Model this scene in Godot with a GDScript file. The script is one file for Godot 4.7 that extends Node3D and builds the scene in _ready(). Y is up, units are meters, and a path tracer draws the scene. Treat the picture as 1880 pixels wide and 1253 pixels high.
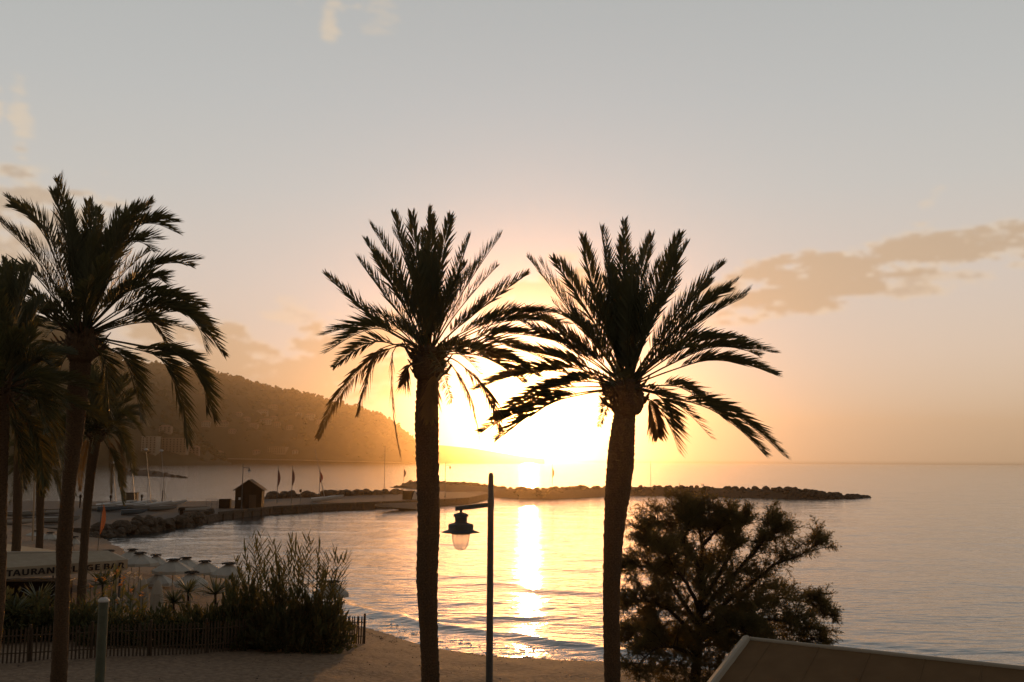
extends Node3D
# Sunset over a sheltered bay: three date palms, a lamp post, a beach with parasols, a quay, a breakwater, wooded hills.

const FOCAL := 1845.0          # focal length in pixels of the 1880 x 1253 photograph
const EYE := Vector3(0, 8, 0)
var eye_basis: Basis
var mats := {}
var taken := {}
var rng := RandomNumberGenerator.new()
var noise := FastNoiseLite.new()

# ---------------------------------------------------------------- small helpers
func ray(px: float, py: float) -> Vector3:      # the direction of a point of the photograph
	return eye_basis * Vector3((px - 940.0) / FOCAL, -(py - 626.5) / FOCAL, -1.0)

func at(px: float, py: float, depth: float) -> Vector3:
	return EYE + ray(px, py) * depth

func on_level(px: float, py: float, level: float) -> Vector3:
	var r := ray(px, py)
	return EYE + r * ((level - EYE.y) / r.y)

func at_distance(px: float, py: float, z: float) -> Vector3:     # where that direction crosses the plane z
	var r := ray(px, py)
	return EYE + r * (z / r.z)

func rnd(a: float, b: float) -> float:
	return rng.randf_range(a, b)

func numbered(called: String) -> String:
	taken[called] = taken.get(called, -1) + 1
	return called if taken[called] == 0 else "%s_%03d" % [called, taken[called]]

func tag(o: Node, label: String, category: String, group := "", kind := "") -> Node:
	if label: o.set_meta("label", label)
	if category: o.set_meta("category", category)
	if group: o.set_meta("group", group)
	if kind: o.set_meta("kind", kind)
	return o

func thing(called: String, label: String, category: String, where := Vector3.ZERO, turn := 0.0, group := "") -> Node3D:
	var o := Node3D.new()
	o.name = numbered(called)
	add_child(o)
	o.position = where
	o.rotation.y = turn
	tag(o, label, category, group)
	return o

func put(called: String, mesh: Mesh, material: Material, parent: Node = self, place := Transform3D()) -> MeshInstance3D:
	var o := MeshInstance3D.new()
	o.name = numbered(called) if parent == self else called
	o.mesh = mesh
	o.material_override = material
	o.transform = place
	parent.add_child(o, true)
	return o

func setting(called: String, mesh: Mesh, material: Material) -> MeshInstance3D:
	var o := put(called, mesh, material)
	o.set_meta("kind", "structure")
	return o

func mat(called: String, linear: Color, rough := 0.8, spec := 0.3) -> StandardMaterial3D:
	var m := StandardMaterial3D.new()
	m.resource_name = called
	m.albedo_color = linear.linear_to_srgb()
	m.roughness = rough
	m.metallic_specular = spec
	mats[called] = m
	return m

# a texture of two colours mixed by noise, laid over the world by triplanar mapping
func grain(m: StandardMaterial3D, dark: Color, light: Color, frequency: float, metres: float, relief := 0.0, seed_ := 1, size := 512) -> StandardMaterial3D:
	var n := FastNoiseLite.new()
	n.seed = seed_
	n.noise_type = FastNoiseLite.TYPE_SIMPLEX_SMOOTH
	n.frequency = frequency
	n.fractal_octaves = 5
	n.fractal_gain = 0.6
	var t := NoiseTexture2D.new()
	t.width = size
	t.height = size
	t.seamless = true
	t.noise = n
	var ramp := Gradient.new()
	ramp.set_color(0, dark.linear_to_srgb())
	ramp.set_color(1, light.linear_to_srgb())
	t.color_ramp = ramp
	m.albedo_color = Color.WHITE
	m.albedo_texture = t
	if relief > 0.0:
		var h := NoiseTexture2D.new()
		h.width = size
		h.height = size
		h.seamless = true
		h.noise = n
		m.heightmap_enabled = true
		m.heightmap_texture = h
		m.heightmap_scale = relief
	m.uv1_triplanar = true
	m.uv1_world_triplanar = true
	m.uv1_scale = Vector3.ONE / metres
	return m

# ---------------------------------------------------------------- mesh builder
class Shape:
	var v := PackedVector3Array()
	var n := PackedVector3Array()
	var c := PackedColorArray()
	var i := PackedInt32Array()
	var tint := Color.WHITE
	var tinted := false
	func vert(p: Vector3) -> int:
		v.append(p)
		c.append(tint)
		return v.size() - 1
	func tri(a: Vector3, b: Vector3, d: Vector3) -> void:
		var k := v.size()
		v.append(a); v.append(b); v.append(d)
		c.append(tint); c.append(tint); c.append(tint)
		i.append(k); i.append(k + 1); i.append(k + 2)
	func quad(a: Vector3, b: Vector3, d: Vector3, e: Vector3) -> void:
		var k := v.size()
		v.append(a); v.append(b); v.append(d); v.append(e)
		c.append(tint); c.append(tint); c.append(tint); c.append(tint)
		i.append(k); i.append(k + 1); i.append(k + 2)
		i.append(k); i.append(k + 2); i.append(k + 3)
	func box(t: Transform3D, size: Vector3, bevel := 0.0) -> void:     # a box whose edges are cut by bevel
		var h := size / 2.0
		var b := minf(bevel, minf(h.x, minf(h.y, h.z)) * 0.9)
		if b <= 0.0:
			for s in [-1.0, 1.0]:
				quad(t * Vector3(s * h.x, -h.y, -h.z), t * Vector3(s * h.x, h.y, -h.z), t * Vector3(s * h.x, h.y, h.z), t * Vector3(s * h.x, -h.y, h.z))
				quad(t * Vector3(-h.x, s * h.y, -h.z), t * Vector3(h.x, s * h.y, -h.z), t * Vector3(h.x, s * h.y, h.z), t * Vector3(-h.x, s * h.y, h.z))
				quad(t * Vector3(-h.x, -h.y, s * h.z), t * Vector3(h.x, -h.y, s * h.z), t * Vector3(h.x, h.y, s * h.z), t * Vector3(-h.x, h.y, s * h.z))
			return
		var g := h - Vector3.ONE * b
		for s in [-1.0, 1.0]:
			quad(t * Vector3(s * h.x, -g.y, -g.z), t * Vector3(s * h.x, g.y, -g.z), t * Vector3(s * h.x, g.y, g.z), t * Vector3(s * h.x, -g.y, g.z))
			quad(t * Vector3(-g.x, s * h.y, -g.z), t * Vector3(g.x, s * h.y, -g.z), t * Vector3(g.x, s * h.y, g.z), t * Vector3(-g.x, s * h.y, g.z))
			quad(t * Vector3(-g.x, -g.y, s * h.z), t * Vector3(g.x, -g.y, s * h.z), t * Vector3(g.x, g.y, s * h.z), t * Vector3(-g.x, g.y, s * h.z))
			for r in [-1.0, 1.0]:
				quad(t * Vector3(s * h.x, r * g.y, -g.z), t * Vector3(s * g.x, r * h.y, -g.z), t * Vector3(s * g.x, r * h.y, g.z), t * Vector3(s * h.x, r * g.y, g.z))
				quad(t * Vector3(s * h.x, -g.y, r * g.z), t * Vector3(s * g.x, -g.y, r * h.z), t * Vector3(s * g.x, g.y, r * h.z), t * Vector3(s * h.x, g.y, r * g.z))
				quad(t * Vector3(-g.x, s * h.y, r * g.z), t * Vector3(-g.x, s * g.y, r * h.z), t * Vector3(g.x, s * g.y, r * h.z), t * Vector3(g.x, s * h.y, r * g.z))
				for q in [-1.0, 1.0]:
					tri(t * Vector3(s * h.x, r * g.y, q * g.z), t * Vector3(s * g.x, r * h.y, q * g.z), t * Vector3(s * g.x, r * g.y, q * h.z))
	func tube(path: Array, radii: Array, sides := 8, capped := true) -> void:
		var side := Vector3.ZERO
		var base := v.size()
		for k in path.size():
			var p: Vector3 = path[k]
			var before: Vector3 = path[maxi(k - 1, 0)]
			var after: Vector3 = path[mini(k + 1, path.size() - 1)]
			var along := (after - before).normalized()
			if side == Vector3.ZERO:
				side = along.cross(Vector3.UP if absf(along.y) < 0.9 else Vector3.RIGHT).normalized()
			side = (side - along * side.dot(along)).normalized()
			var up := along.cross(side)
			for s in sides:
				var a := TAU * s / sides
				vert(p + (side * cos(a) + up * sin(a)) * float(radii[k]))
		for k in path.size() - 1:
			for s in sides:
				var a := base + k * sides + s
				var b := base + k * sides + (s + 1) % sides
				i.append(a); i.append(b); i.append(b + sides)
				i.append(a); i.append(b + sides); i.append(a + sides)
		if capped:
			for s in range(1, sides - 1):
				i.append(base); i.append(base + s); i.append(base + s + 1)
				var e := base + (path.size() - 1) * sides
				i.append(e); i.append(e + s + 1); i.append(e + s)
	func lathe(t: Transform3D, profile: Array, sides := 16, squash := 1.0) -> void:     # profile: Vector2(radius, height)
		var base := v.size()
		for p in profile:
			for s in sides:
				var a := TAU * s / sides
				vert(t * Vector3(cos(a) * p.x, p.y, sin(a) * p.x * squash))
		for k in profile.size() - 1:
			for s in sides:
				var a := base + k * sides + s
				var b := base + k * sides + (s + 1) % sides
				i.append(a); i.append(b); i.append(b + sides)
				i.append(a); i.append(b + sides); i.append(a + sides)
	func grid(columns: int, rows: int, f: Callable) -> void:
		var base := v.size()
		for r in rows + 1:
			for q in columns + 1:
				vert(f.call(q / float(columns), r / float(rows)))
		for r in rows:
			for q in columns:
				var a := base + r * (columns + 1) + q
				i.append(a); i.append(a + 1); i.append(a + columns + 2)
				i.append(a); i.append(a + columns + 2); i.append(a + columns + 1)
	func smooth() -> Shape:
		n.resize(v.size())
		n.fill(Vector3.ZERO)
		for k in range(0, i.size(), 3):
			var a := v[i[k]]
			var f := (v[i[k + 2]] - a).cross(v[i[k + 1]] - a)
			n[i[k]] += f; n[i[k + 1]] += f; n[i[k + 2]] += f
		for k in n.size():
			n[k] = n[k].normalized() if n[k].length_squared() > 1e-20 else Vector3.UP
		return self
	func done() -> ArrayMesh:
		var a := []
		a.resize(Mesh.ARRAY_MAX)
		a[Mesh.ARRAY_VERTEX] = v
		if n.size() == v.size(): a[Mesh.ARRAY_NORMAL] = n
		if tinted: a[Mesh.ARRAY_COLOR] = c
		a[Mesh.ARRAY_INDEX] = i
		var m := ArrayMesh.new()
		m.add_surface_from_arrays(Mesh.PRIMITIVE_TRIANGLES, a)
		return m

func turned(where: Vector3, yaw := 0.0, scale_ := Vector3.ONE) -> Transform3D:
	return Transform3D(Basis(Vector3.UP, yaw).scaled_local(scale_), where)

func bar(a: Vector3, b: Vector3) -> Transform3D:      # a frame whose y axis runs from a to b, set at the middle
	var y := (b - a).normalized()
	var x := y.cross(Vector3.FORWARD if absf(y.z) < 0.9 else Vector3.RIGHT).normalized()
	return Transform3D(Basis(x, y, x.cross(y)), (a + b) / 2.0)

func along_line(line: Array, t: float) -> Vector3:     # a point at the share t of a polyline's length
	var total := 0.0
	for k in line.size() - 1: total += (line[k + 1] - line[k]).length()
	var want := t * total
	for k in line.size() - 1:
		var part: float = (line[k + 1] - line[k]).length()
		if want <= part or k == line.size() - 2:
			return line[k].lerp(line[k + 1], want / maxf(part, 1e-6))
		want -= part
	return line[-1]

func spline(points: Array, t: float) -> Vector3:       # Catmull-Rom through the points
	var f := clampf(t, 0.0, 1.0) * (points.size() - 1)
	var k := mini(int(f), points.size() - 2)
	var a: Vector3 = points[maxi(k - 1, 0)]
	var d: Vector3 = points[mini(k + 2, points.size() - 1)]
	return points[k].cubic_interpolate(points[k + 1], a, d, f - k)

func profile_at(points: Array, x: float) -> float:     # y of a polyline of Vector2 at x
	if x <= points[0].x: return points[0].y
	for k in points.size() - 1:
		if x <= points[k + 1].x:
			return lerpf(points[k].y, points[k + 1].y, (x - points[k].x) / (points[k + 1].x - points[k].x))
	return points[-1].y

# ---------------------------------------------------------------- light, air and sky
const EXPOSURE := 1.0
var sun_way: Vector3      # towards the sun

func make_light() -> void:
	eye_basis = Basis(Vector3.RIGHT, deg_to_rad(6.785)) * Basis(Vector3.BACK, deg_to_rad(0.35))
	var cam := Camera3D.new()
	cam.name = "camera"
	cam.transform = Transform3D(eye_basis, EYE)
	cam.fov = rad_to_deg(2.0 * atan(626.5 / FOCAL))
	cam.near = 0.1
	cam.far = 30000.0
	add_child(cam)
	cam.current = true
	sun_way = ray(972, 752).normalized()
	var sun := DirectionalLight3D.new()
	sun.name = "sun"
	sun.light_color = Color(1.0, 0.46, 0.145).linear_to_srgb()
	sun.light_energy = 0.75
	sun.light_angular_distance = 0.5
	sun.shadow_enabled = true
	sun.basis = Basis.looking_at(-sun_way)
	add_child(sun)
	var e := Environment.new()
	e.background_mode = Environment.BG_SKY
	e.background_energy_multiplier = 1.07
	e.tonemap_mode = Environment.TONE_MAPPER_LINEAR
	e.tonemap_exposure = EXPOSURE
	e.sdfgi_enabled = true
	e.ssao_enabled = true
	e.ssil_enabled = true
	var sky := Sky.new()
	var m := PanoramaSkyMaterial.new()
	m.panorama = ImageTexture.create_from_image(paint_sky())
	sky.sky_material = m
	e.sky = sky
	e.volumetric_fog_enabled = true
	e.volumetric_fog_density = 0.00016
	e.volumetric_fog_albedo = Color(1.0, 0.90, 0.73)
	e.volumetric_fog_anisotropy = 0.945
	var w := WorldEnvironment.new()
	w.name = "environment"
	w.environment = e
	add_child(w)

const AIR := [[0, .66, .49, .34], [3, .70, .555, .42], [6, .69, .57, .47], [10, .63, .56, .505], [15, .535, .53, .51], [20, .475, .488, .485], [26, .42, .437, .437], [45, .235, .25, .27], [90, .13, .145, .165]]

func air(height: float) -> Vector3:      # clear air at that many degrees above the horizon
	for k in AIR.size() - 1:
		if height <= AIR[k + 1][0]:
			var t: float = (height - AIR[k][0]) / float(AIR[k + 1][0] - AIR[k][0])
			return Vector3(AIR[k][1], AIR[k][2], AIR[k][3]).lerp(Vector3(AIR[k + 1][1], AIR[k + 1][2], AIR[k + 1][3]), clampf(t, 0, 1))
	return Vector3(.13, .145, .165)

# banks of cloud: [azimuth, height, half width, half height, tilt, density, sharpness] in degrees
const CLOUDS := [
	[19.5, 10.7, 7.0, 1.05, 0.12, 1.25], [15.5, 9.0, 6.0, 0.8, 0.09, 1.2], [27.5, 11.2, 4.5, 0.9, 0.05, 1.0], [22.0, 9.3, 4.0, .5, .02, .8],
	[23.2, 13.9, 0.6, 0.45, 0.6, .35], [1.8, 8.9, 3.6, 1.7, 0.1, 1.5], [2.8, 11.6, .9, .35, 0.1, .6],
	[-17.0, 5.6, 4.5, 1.5, -0.1, 1.3], [-9.0, 5.8, 4.0, 1.8, 0.2, 1.4], [-13.0, 4.6, 6.0, 1.2, 0.0, 1.1],
	[-26.5, 11.8, 3.5, 2.3, 0.1, .9], [-28.5, 17.6, .9, .9, 0.0, .9], [-26.9, 17.4, .6, 1.4, -.5, .8],
	[-10.8, 24.4, .55, 1.3, -.2, .8], [-6.8, 26.3, 3.4, .75, .25, 1.0], [-1.0, 26.6, 2.0, .3, .1, .6], [-12.5, 8.3, 1.2, .7, .1, .5], [-8.0, 24.3, 1.2, .7, .1, .4],
	[48, 12, 9, 1.4, 0.1, .9], [75, 9, 8, 1.2, 0, .8], [-52, 14, 9, 2.0, 0.1, .9], [-85, 10, 10, 1.5, 0, .8], [120, 12, 10, 1.4, 0, .8], [160, 9, 10, 1.6, 0, .8], [-140, 14, 11, 1.8, 0, .8], [30, 38, 5, 1.5, .1, .8], [-20, 45, 6, 1.6, .1, .8], [-70, 35, 6, 1.6, .1, .8], [110, 40, 7, 1.8, .1, .8]]

func paint_sky() -> Image:
	var w := 2560
	var h := 1280
	var im := Image.create(w, h, false, Image.FORMAT_RGBF)
	var n := FastNoiseLite.new()
	n.seed = 7
	n.frequency = 1.0
	n.fractal_octaves = 5
	n.fractal_gain = 0.48
	var below := air(0.0) * 0.6
	im.fill(Color(below.x, below.y, below.z))
	for y in h / 2 + 2:
		var up := (0.5 - (y + 0.5) / h) * PI
		var el := rad_to_deg(up)
		var base := air(maxf(0.0, el))
		var near := []
		for b in CLOUDS:
			if absf(el - b[1]) < b[3] * 2.2 + b[2] * absf(b[4]) * 2.0 + 0.5: near.append(b)
		for x in w:
			var a := (x + 0.5) / w * TAU
			var az := rad_to_deg(a if a < PI else a - TAU)
			var d := Vector3(sin(a) * cos(up), sin(up), -cos(a) * cos(up))
			var off := rad_to_deg(acos(clampf(d.dot(sun_way), -1, 1)))
			var c := base * lerpf(1.0, 0.38, smoothstep(25.0, 150.0, off))
			if off < 60.0:
				c += Vector3(.03, .05, .10) * exp(-pow(off / 11.0, 1.3))
			var cover := 0.0
			for b in near:
				var u: float = az - b[0]
				if absf(u) > b[2] * 2.2: continue
				var v: float = (el - b[1] - u * b[4]) / b[3]
				u /= b[2]
				var r := u * u + v * v
				if r > 4.5: continue
				var f := n.get_noise_2d(az * 0.22 + b[1], el * 0.7) * 1.0 + 0.32 * n.get_noise_2d(az * 0.8 + el * 0.5, el * 2.2 + 40.0)
				cover = maxf(cover, b[5] * smoothstep(0.0, 1.15, 1.15 - r * 0.62 + f * 1.5) * clampf(1.6 - r * 0.36, 0, 1))
			if cover > 0.0:
				var warm := exp(-off / 22.0)
				var thin := Vector3(.76, .585, .40).lerp(Vector3(.95, .70, .42), warm)
				var thick := Vector3(.42, .315, .22).lerp(Vector3(.72, .44, .21), warm)
				if el > 16.0: thick = thin
				var dense := smoothstep(0.3, 0.95, cover + 0.35 * n.get_noise_2d(az * 0.45 + 90.0, el * 1.3) + 0.2 * n.get_noise_2d(az * 1.5, el * 3.0 + 10.0))
				var shade := lerpf(1.0, 0.5, smoothstep(25.0, 150.0, off))
				c = c.lerp(thin.lerp(thick, dense) * shade, minf(cover, 1.0) * (0.74 if el < 16.0 else 0.55))
			if off < 20.0:
				c = c.lerp(Vector3(.45, .74, .98), 0.95 * (1.0 - smoothstep(2.0, 8.5, off)))
			im.set_pixel(x, y, Color(c.x, c.y, c.z))
	return im

# ---------------------------------------------------------------- ground, sea, hills
var shore := PackedVector2Array()       # the land's outline, seen from above (x, z)
var shore_edge := 0                     # so many of its points lie along the water
var swell_line := []
var quay_shape := PackedVector2Array()
const QUAY_TOP := 0.85

func flat_points(level: float, points: Array) -> PackedVector2Array:
	var out := PackedVector2Array()
	for p in points:
		var w := on_level(p[0], p[1], level)
		out.append(Vector2(w.x, w.z))
	return out

func lay_out_shore() -> void:
	shore = flat_points(0.0, [[2700, 1345], [2200, 1312], [1880, 1290], [1500, 1252], [1250, 1226], [1105, 1216], [1030, 1213], [950, 1209], [900, 1205], [850, 1199], [800, 1191], [760, 1181], [715, 1168], [670, 1154], [600, 1128], [520, 1096], [430, 1066], [330, 1046], [250, 1024], [205, 1000], [185, 985], [120, 955], [-60, 935], [-500, 930]])
	shore_edge = shore.size()
	shore.append(Vector2(-190, -100))
	shore.append(Vector2(-190, 30))
	shore.append(Vector2(120, 30))
	shore.append(Vector2(120, shore[0].y))
	swell_line = Array(flat_points(0.0, [[540, 1074], [600, 1100], [640, 1115], [700, 1127], [760, 1142], [850, 1156], [960, 1170], [1105, 1194], [1300, 1214], [1600, 1240], [2100, 1285]]))
	quay_shape = flat_points(0.0, [[100, 985], [195, 986], [270, 976], [345, 966], [400, 956], [500, 944], [600, 938], [700, 933.5], [790, 930], [860, 925], [900, 915], [890, 909], [800, 912], [700, 916], [600, 921], [500, 925.5], [400, 929], [300, 931], [100, 930], [-300, 926], [-400, 960]])

func from_line(p: Vector2, line: Array, count: int) -> float:
	var best := 1e9
	for k in count - 1:
		best = minf(best, p.distance_squared_to(Geometry2D.get_closest_point_to_segment(p, line[k], line[k + 1])))
	return sqrt(best)

func ground(x: float, z: float) -> float:
	var p := Vector2(x, z)
	var d := from_line(p, shore_line, shore_edge)
	if Geometry2D.is_point_in_polygon(p, shore):
		return 1.75 * (1.0 - exp(-d / 8.5)) + noise.get_noise_2d(x * 0.9, z * 0.9) * 0.09 * smoothstep(0.5, 5.0, d) + noise.get_noise_2d(x * 4.0, z * 4.0) * 0.03 * smoothstep(0.0, 3.0, d)
	return maxf(-d * 0.11, -2.5)

var shore_line := []

func footing(x: float, z: float) -> float:      # what a thing at x, z stands on
	var g := ground(x, z)
	return maxf(g, QUAY_TOP) if Geometry2D.is_point_in_polygon(Vector2(x, z), quay_shape) else g

func standing(px: float, py: float) -> Vector3:      # the ground or quay seen at a point of the photograph
	var r := ray(px, py)
	var last := EYE
	var d := 12.0
	while d < 400.0:
		var p := EYE + r * d
		if p.y <= footing(p.x, p.z):
			var lo := d / 1.02
			for k in 8:
				var mid := (lo + d) / 2.0
				p = EYE + r * mid
				if p.y <= footing(p.x, p.z): d = mid
				else: lo = mid
			p = EYE + r * d
			return Vector3(p.x, footing(p.x, p.z), p.z)
		last = p
		d *= 1.02
	return last

func under(p: Vector3) -> Vector3:
	return Vector3(p.x, footing(p.x, p.z), p.z)

func make_ground() -> void:
	shore_line = Array(shore)
	var m := mat("beach sand", Color(.16, .10, .055), 0.85, 0.25)
	grain(m, Color(.12, .078, .047), Color(.28, .19, .118), 0.02, 3.1, 3.0, 5)
	var s := Shape.new()
	s.grid(230, 250, func(u: float, w: float) -> Vector3:
		var z := lerpf(-1.5, -185.0, pow(w, 1.55))
		var x := lerpf(-42.0 + z * 0.70, 36.0 - z * 0.10, u)
		return Vector3(x, ground(x, z), z))
	setting("beach", s.smooth().done(), m)
	# the promenade that the photographer stands on, and its wall
	var stone := mat("promenade stone", Color(.25, .21, .17), 0.85)
	grain(stone, Color(.17, .14, .11), Color(.30, .26, .21), 0.03, 2.3, 1.0, 6)
	s = Shape.new()
	s.box(turned(Vector3(0, 6.15, 4.2)), Vector3(90, 0.5, 15.0), 0.03)
	setting("promenade", s.done(), stone)
	s = Shape.new()
	s.box(turned(Vector3(0, 2.9, -2.9)), Vector3(90, 5.99, 0.7), 0.02)
	tag(put("sea_wall", s.done(), stone), "stone retaining wall carrying the promenade above the beach", "wall")
	# loose stones and weed along the shore
	var pebble := rock_shape(3, 0.35)
	var mm := MultiMesh.new()
	mm.transform_format = MultiMesh.TRANSFORM_3D
	mm.mesh = pebble
	var spots := []
	while spots.size() < 2600:
		var z := rnd(-52, -24)
		var x := rnd(-16, 9)
		var g := ground(x, z)
		if g < 0.03: continue
		if noise.get_noise_2d(x * 2.2, z * 2.2) < rnd(-0.35, 0.3): continue
		var size := 0.012 + 0.05 * pow(rng.randf(), 3.0)
		spots.append(Transform3D(Basis.from_euler(Vector3(rnd(0, 6), rnd(0, 6), rnd(0, 6))).scaled(Vector3(size, size * 0.6, size)), Vector3(x, g + size * 0.2, z)))
	mm.instance_count = spots.size()
	for k in spots.size(): mm.set_instance_transform(k, spots[k])
	var o := MultiMeshInstance3D.new()
	o.name = "pebbles"
	o.multimesh = mm
	o.material_override = grain(mat("pebble", Color(.12, .1, .08), 0.6), Color(.03, .02, .014), Color(.13, .10, .075), 0.05, 0.4, 0.0, 8, 128)
	add_child(o)
	tag(o, "small dark pebbles strewn over the sand", "pebbles", "", "stuff")
	# washed-up weed in a wandering line above the water
	var weed := Shape.new()
	var tide := []
	for k in range(4, 16): tide.append(Vector3(shore[k].x, 0, shore[k].y))
	for k in 900:
		var u := rng.randf()
		var c := along_line(tide, u)
		var inland := 1.5 + 1.0 * noise.get_noise_2d(c.x * 0.8, 50.0) + rnd(-0.35, 0.35) * (3.0 if k % 5 == 0 else 1.0)
		c += Vector3(-0.25, 0, 1).normalized() * inland
		if noise.get_noise_2d(c.x * 1.5, c.z * 1.5 + 70.0) < -0.1: continue
		var g := ground(c.x, c.z)
		if g < 0.05: continue
		var a := rnd(0, TAU)
		var d := Vector3(cos(a), 0, sin(a)) * rnd(0.06, 0.22)
		var side := Vector3(-d.z, 0, d.x).normalized() * rnd(0.008, 0.025)
		var p := Vector3(c.x, g + rnd(0.008, 0.03), c.z)
		var q := p + d * 0.5 + Vector3(rnd(-.02, .02), rnd(0.0, 0.035), rnd(-.02, .02))
		weed.quad(p - side, p + side, q + side, q - side)
		weed.quad(q - side, q + side, p + d + side * 0.3, p + d - side * 0.3)
	tag(put("seaweed", weed.done(), mat("dry seaweed", Color(.022, .014, .008), 0.9, 0.2)), "dark strands of washed-up seaweed along the tide line", "seaweed", "", "stuff")

func make_sea() -> void:
	var m := mat("sea", Color(.022, .036, .038), 0.09, 0.5)
	var n := FastNoiseLite.new()
	n.seed = 21
	n.frequency = 0.013
	n.fractal_octaves = 4
	n.fractal_gain = 0.5
	var t := NoiseTexture2D.new()
	t.width = 1024; t.height = 1024; t.seamless = true; t.noise = n
	m.heightmap_enabled = true
	m.heightmap_texture = t
	m.heightmap_scale = 4.0
	m.uv1_triplanar = true
	m.uv1_world_triplanar = true
	m.uv1_scale = Vector3(1.0 / 26.0, 1.0, 1.0 / 11.0)
	var rows := []
	var z := 31.0
	while z < 62.0:
		rows.append(z)
		z += 0.19
	while z < 900.0:
		rows.append(z)
		z *= 1.0085
	while z < 5200.0:
		rows.append(z)
		z *= 1.12
	rows.append(5200.0)
	var columns := 340
	var s := Shape.new()
	for row in rows:
		var dist: float = row
		var ease_far := 1.0 - smoothstep(450.0, 1100.0, dist)
		var ease_mid := 1.0 - smoothstep(90.0, 260.0, dist)
		for q in columns + 1:
			var x := lerpf(-0.66, 0.66, q / float(columns)) * dist
			var y := 0.0
			var zz := -dist
			if ease_far > 0.0:
				var w := noise.get_noise_2d(x * 0.12, zz * 0.12) * 2.6
				var gust := 0.65 + 0.7 * noise.get_noise_2d(x * 0.05 + 30.0, zz * 0.09)
				y += ease_far * gust * 0.034 * sin((zz * 0.98 + x * 0.18) * TAU / 9.3 + w * 1.6)
				y += ease_far * gust * 0.02 * sin((zz * 0.93 - x * 0.33) * TAU / 5.1 + w * 2.3)
				if ease_mid > 0.0:
					y += ease_mid * gust * 0.014 * sin((zz * 0.97 + x * 0.24) * TAU / 3.05 + w * 3.0 + 1.0)
					y += ease_mid * gust * 0.008 * sin((zz * 0.99 - x * 0.12) * TAU / 1.75 + w * 4.1 + 2.0)
					y += ease_mid * gust * 0.005 * sin((zz * 0.80 + x * 0.60) * TAU / 1.15 + w * 5.0 + 3.0)
			if dist < 75.0 and x < 45.0 and x > -30.0:
				var p := Vector2(x, zz)
				var d := from_line(p, swell_line, swell_line.size()) 
				var seaward := signf(1.0 if Geometry2D.is_point_in_polygon(p, swell_side) else -1.0)
				var off := d * seaward + noise.get_noise_2d(x * 0.6, 3.0) * 0.5
				var tall := 0.17 * (0.75 + 0.5 * noise.get_noise_2d(x * 0.5, 9.0)) * smoothstep(-24.0, -6.0, x)
				y += tall * exp(-pow((off - 0.1) / (0.75 if off < 0.1 else 0.42), 2.0))       # steep towards the shore
				y += 0.012 * noise.get_noise_2d(x * 9.0, zz * 9.0) * smoothstep(1.5, -0.5, absf(off + 1.5) - 2.5)
			s.vert(Vector3(x, y, zz))
	for r in rows.size() - 1:
		for q in columns:
			var a := r * (columns + 1) + q
			s.i.append(a); s.i.append(a + columns + 2); s.i.append(a + 1)
			s.i.append(a); s.i.append(a + columns + 1); s.i.append(a + columns + 2)
	setting("sea", s.smooth().done(), m)
	# a line of foam where the small wave runs up the sand
	var foam := mat("foam", Color(.75, .73, .70), 0.7)
	var f := Shape.new()
	var edge := []
	for k in range(4, 16): edge.append(Vector3(shore[k].x, 0, shore[k].y))
	for band in 2:
		for k in 300:
			var c := along_line(edge, (k + rng.randf()) / 300.0)
			var out := rnd(0.05, 0.5) + band * rnd(1.2, 2.2)
			c += Vector3(0.12, 0, -1).normalized() * out
			if noise.get_noise_2d(c.x * 2.0, c.z * 2.0 + band * 30.0) < 0.02: continue
			var size := rnd(0.02, 0.07)
			f.lathe(Transform3D(Basis(Vector3.UP, rnd(0, 6)).scaled(Vector3(size * rnd(1.0, 2.6), size * 0.35, size)), Vector3(c.x, maxf(0.012, ground(c.x, c.z) + 0.008), c.z)), [Vector2(1, 0), Vector2(0.8, 0.6), Vector2(0.01, 1)], 7)
	tag(put("foam", f.smooth().done(), foam), "thin broken line of foam where the wave meets the sand", "foam", "", "stuff")

var swell_side := PackedVector2Array()
var hills := {}

func hill_point(h: Dictionary, px: float, w: float) -> Vector3:
	var z_shore: float = h.shore
	var z_ridge: float = h.ridge
	var top := at_distance(px, profile_at(h.profile, px), z_ridge)
	var r := ray(px, 845)
	var z := lerpf(z_shore, z_ridge * 1.22, w)
	var x := EYE.x + r.x * (z / r.z)
	var t := clampf((z - z_shore) / (z_ridge - z_shore), 0.0, 1.0)
	var lift := lerpf(pow(t, 0.7), t, 0.3)
	var y := maxf(top.y, 0.0) * lift
	y += h.noise.get_noise_2d(x / h.wide, z / h.wide) * h.rough * sin(PI * minf(t, 1.0)) * minf(1.0, top.y / 60.0)
	if z < z_ridge: y = top.y * (1.0 - (z - z_ridge) / (z_ridge * 0.22) * 0.35)
	return Vector3(x, y - 1.0 + t, z)

func ridge_hill(key: String, profile: Array, z_shore: float, z_ridge: float, material: Material, seed_: int, rough: float) -> void:
	var f := FastNoiseLite.new()
	f.seed = seed_
	f.frequency = 1.0
	f.fractal_octaves = 5
	hills[key] = {"profile": profile, "shore": z_shore, "ridge": z_ridge, "noise": f, "rough": rough, "wide": 260.0}
	var x0: float = profile[0].x
	var x1: float = profile[-1].x
	var s := Shape.new()
	s.grid(200, 50, func(u: float, w: float) -> Vector3: return hill_point(hills[key], lerpf(x0, x1, u), w))
	setting("hill", s.smooth().done(), material)

func hill_spot(key: String, px: float, py: float) -> Vector3:      # the place on a hill seen at a point of the photograph
	var k := 0.0
	while k < 0.85:
		var p := hill_point(hills[key], px, k)
		var q := eye_basis.inverse() * (p - EYE)
		if 626.5 + q.y / q.z * FOCAL <= py: return p
		k += 0.004
	return hill_point(hills[key], px, 0.8)

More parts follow.
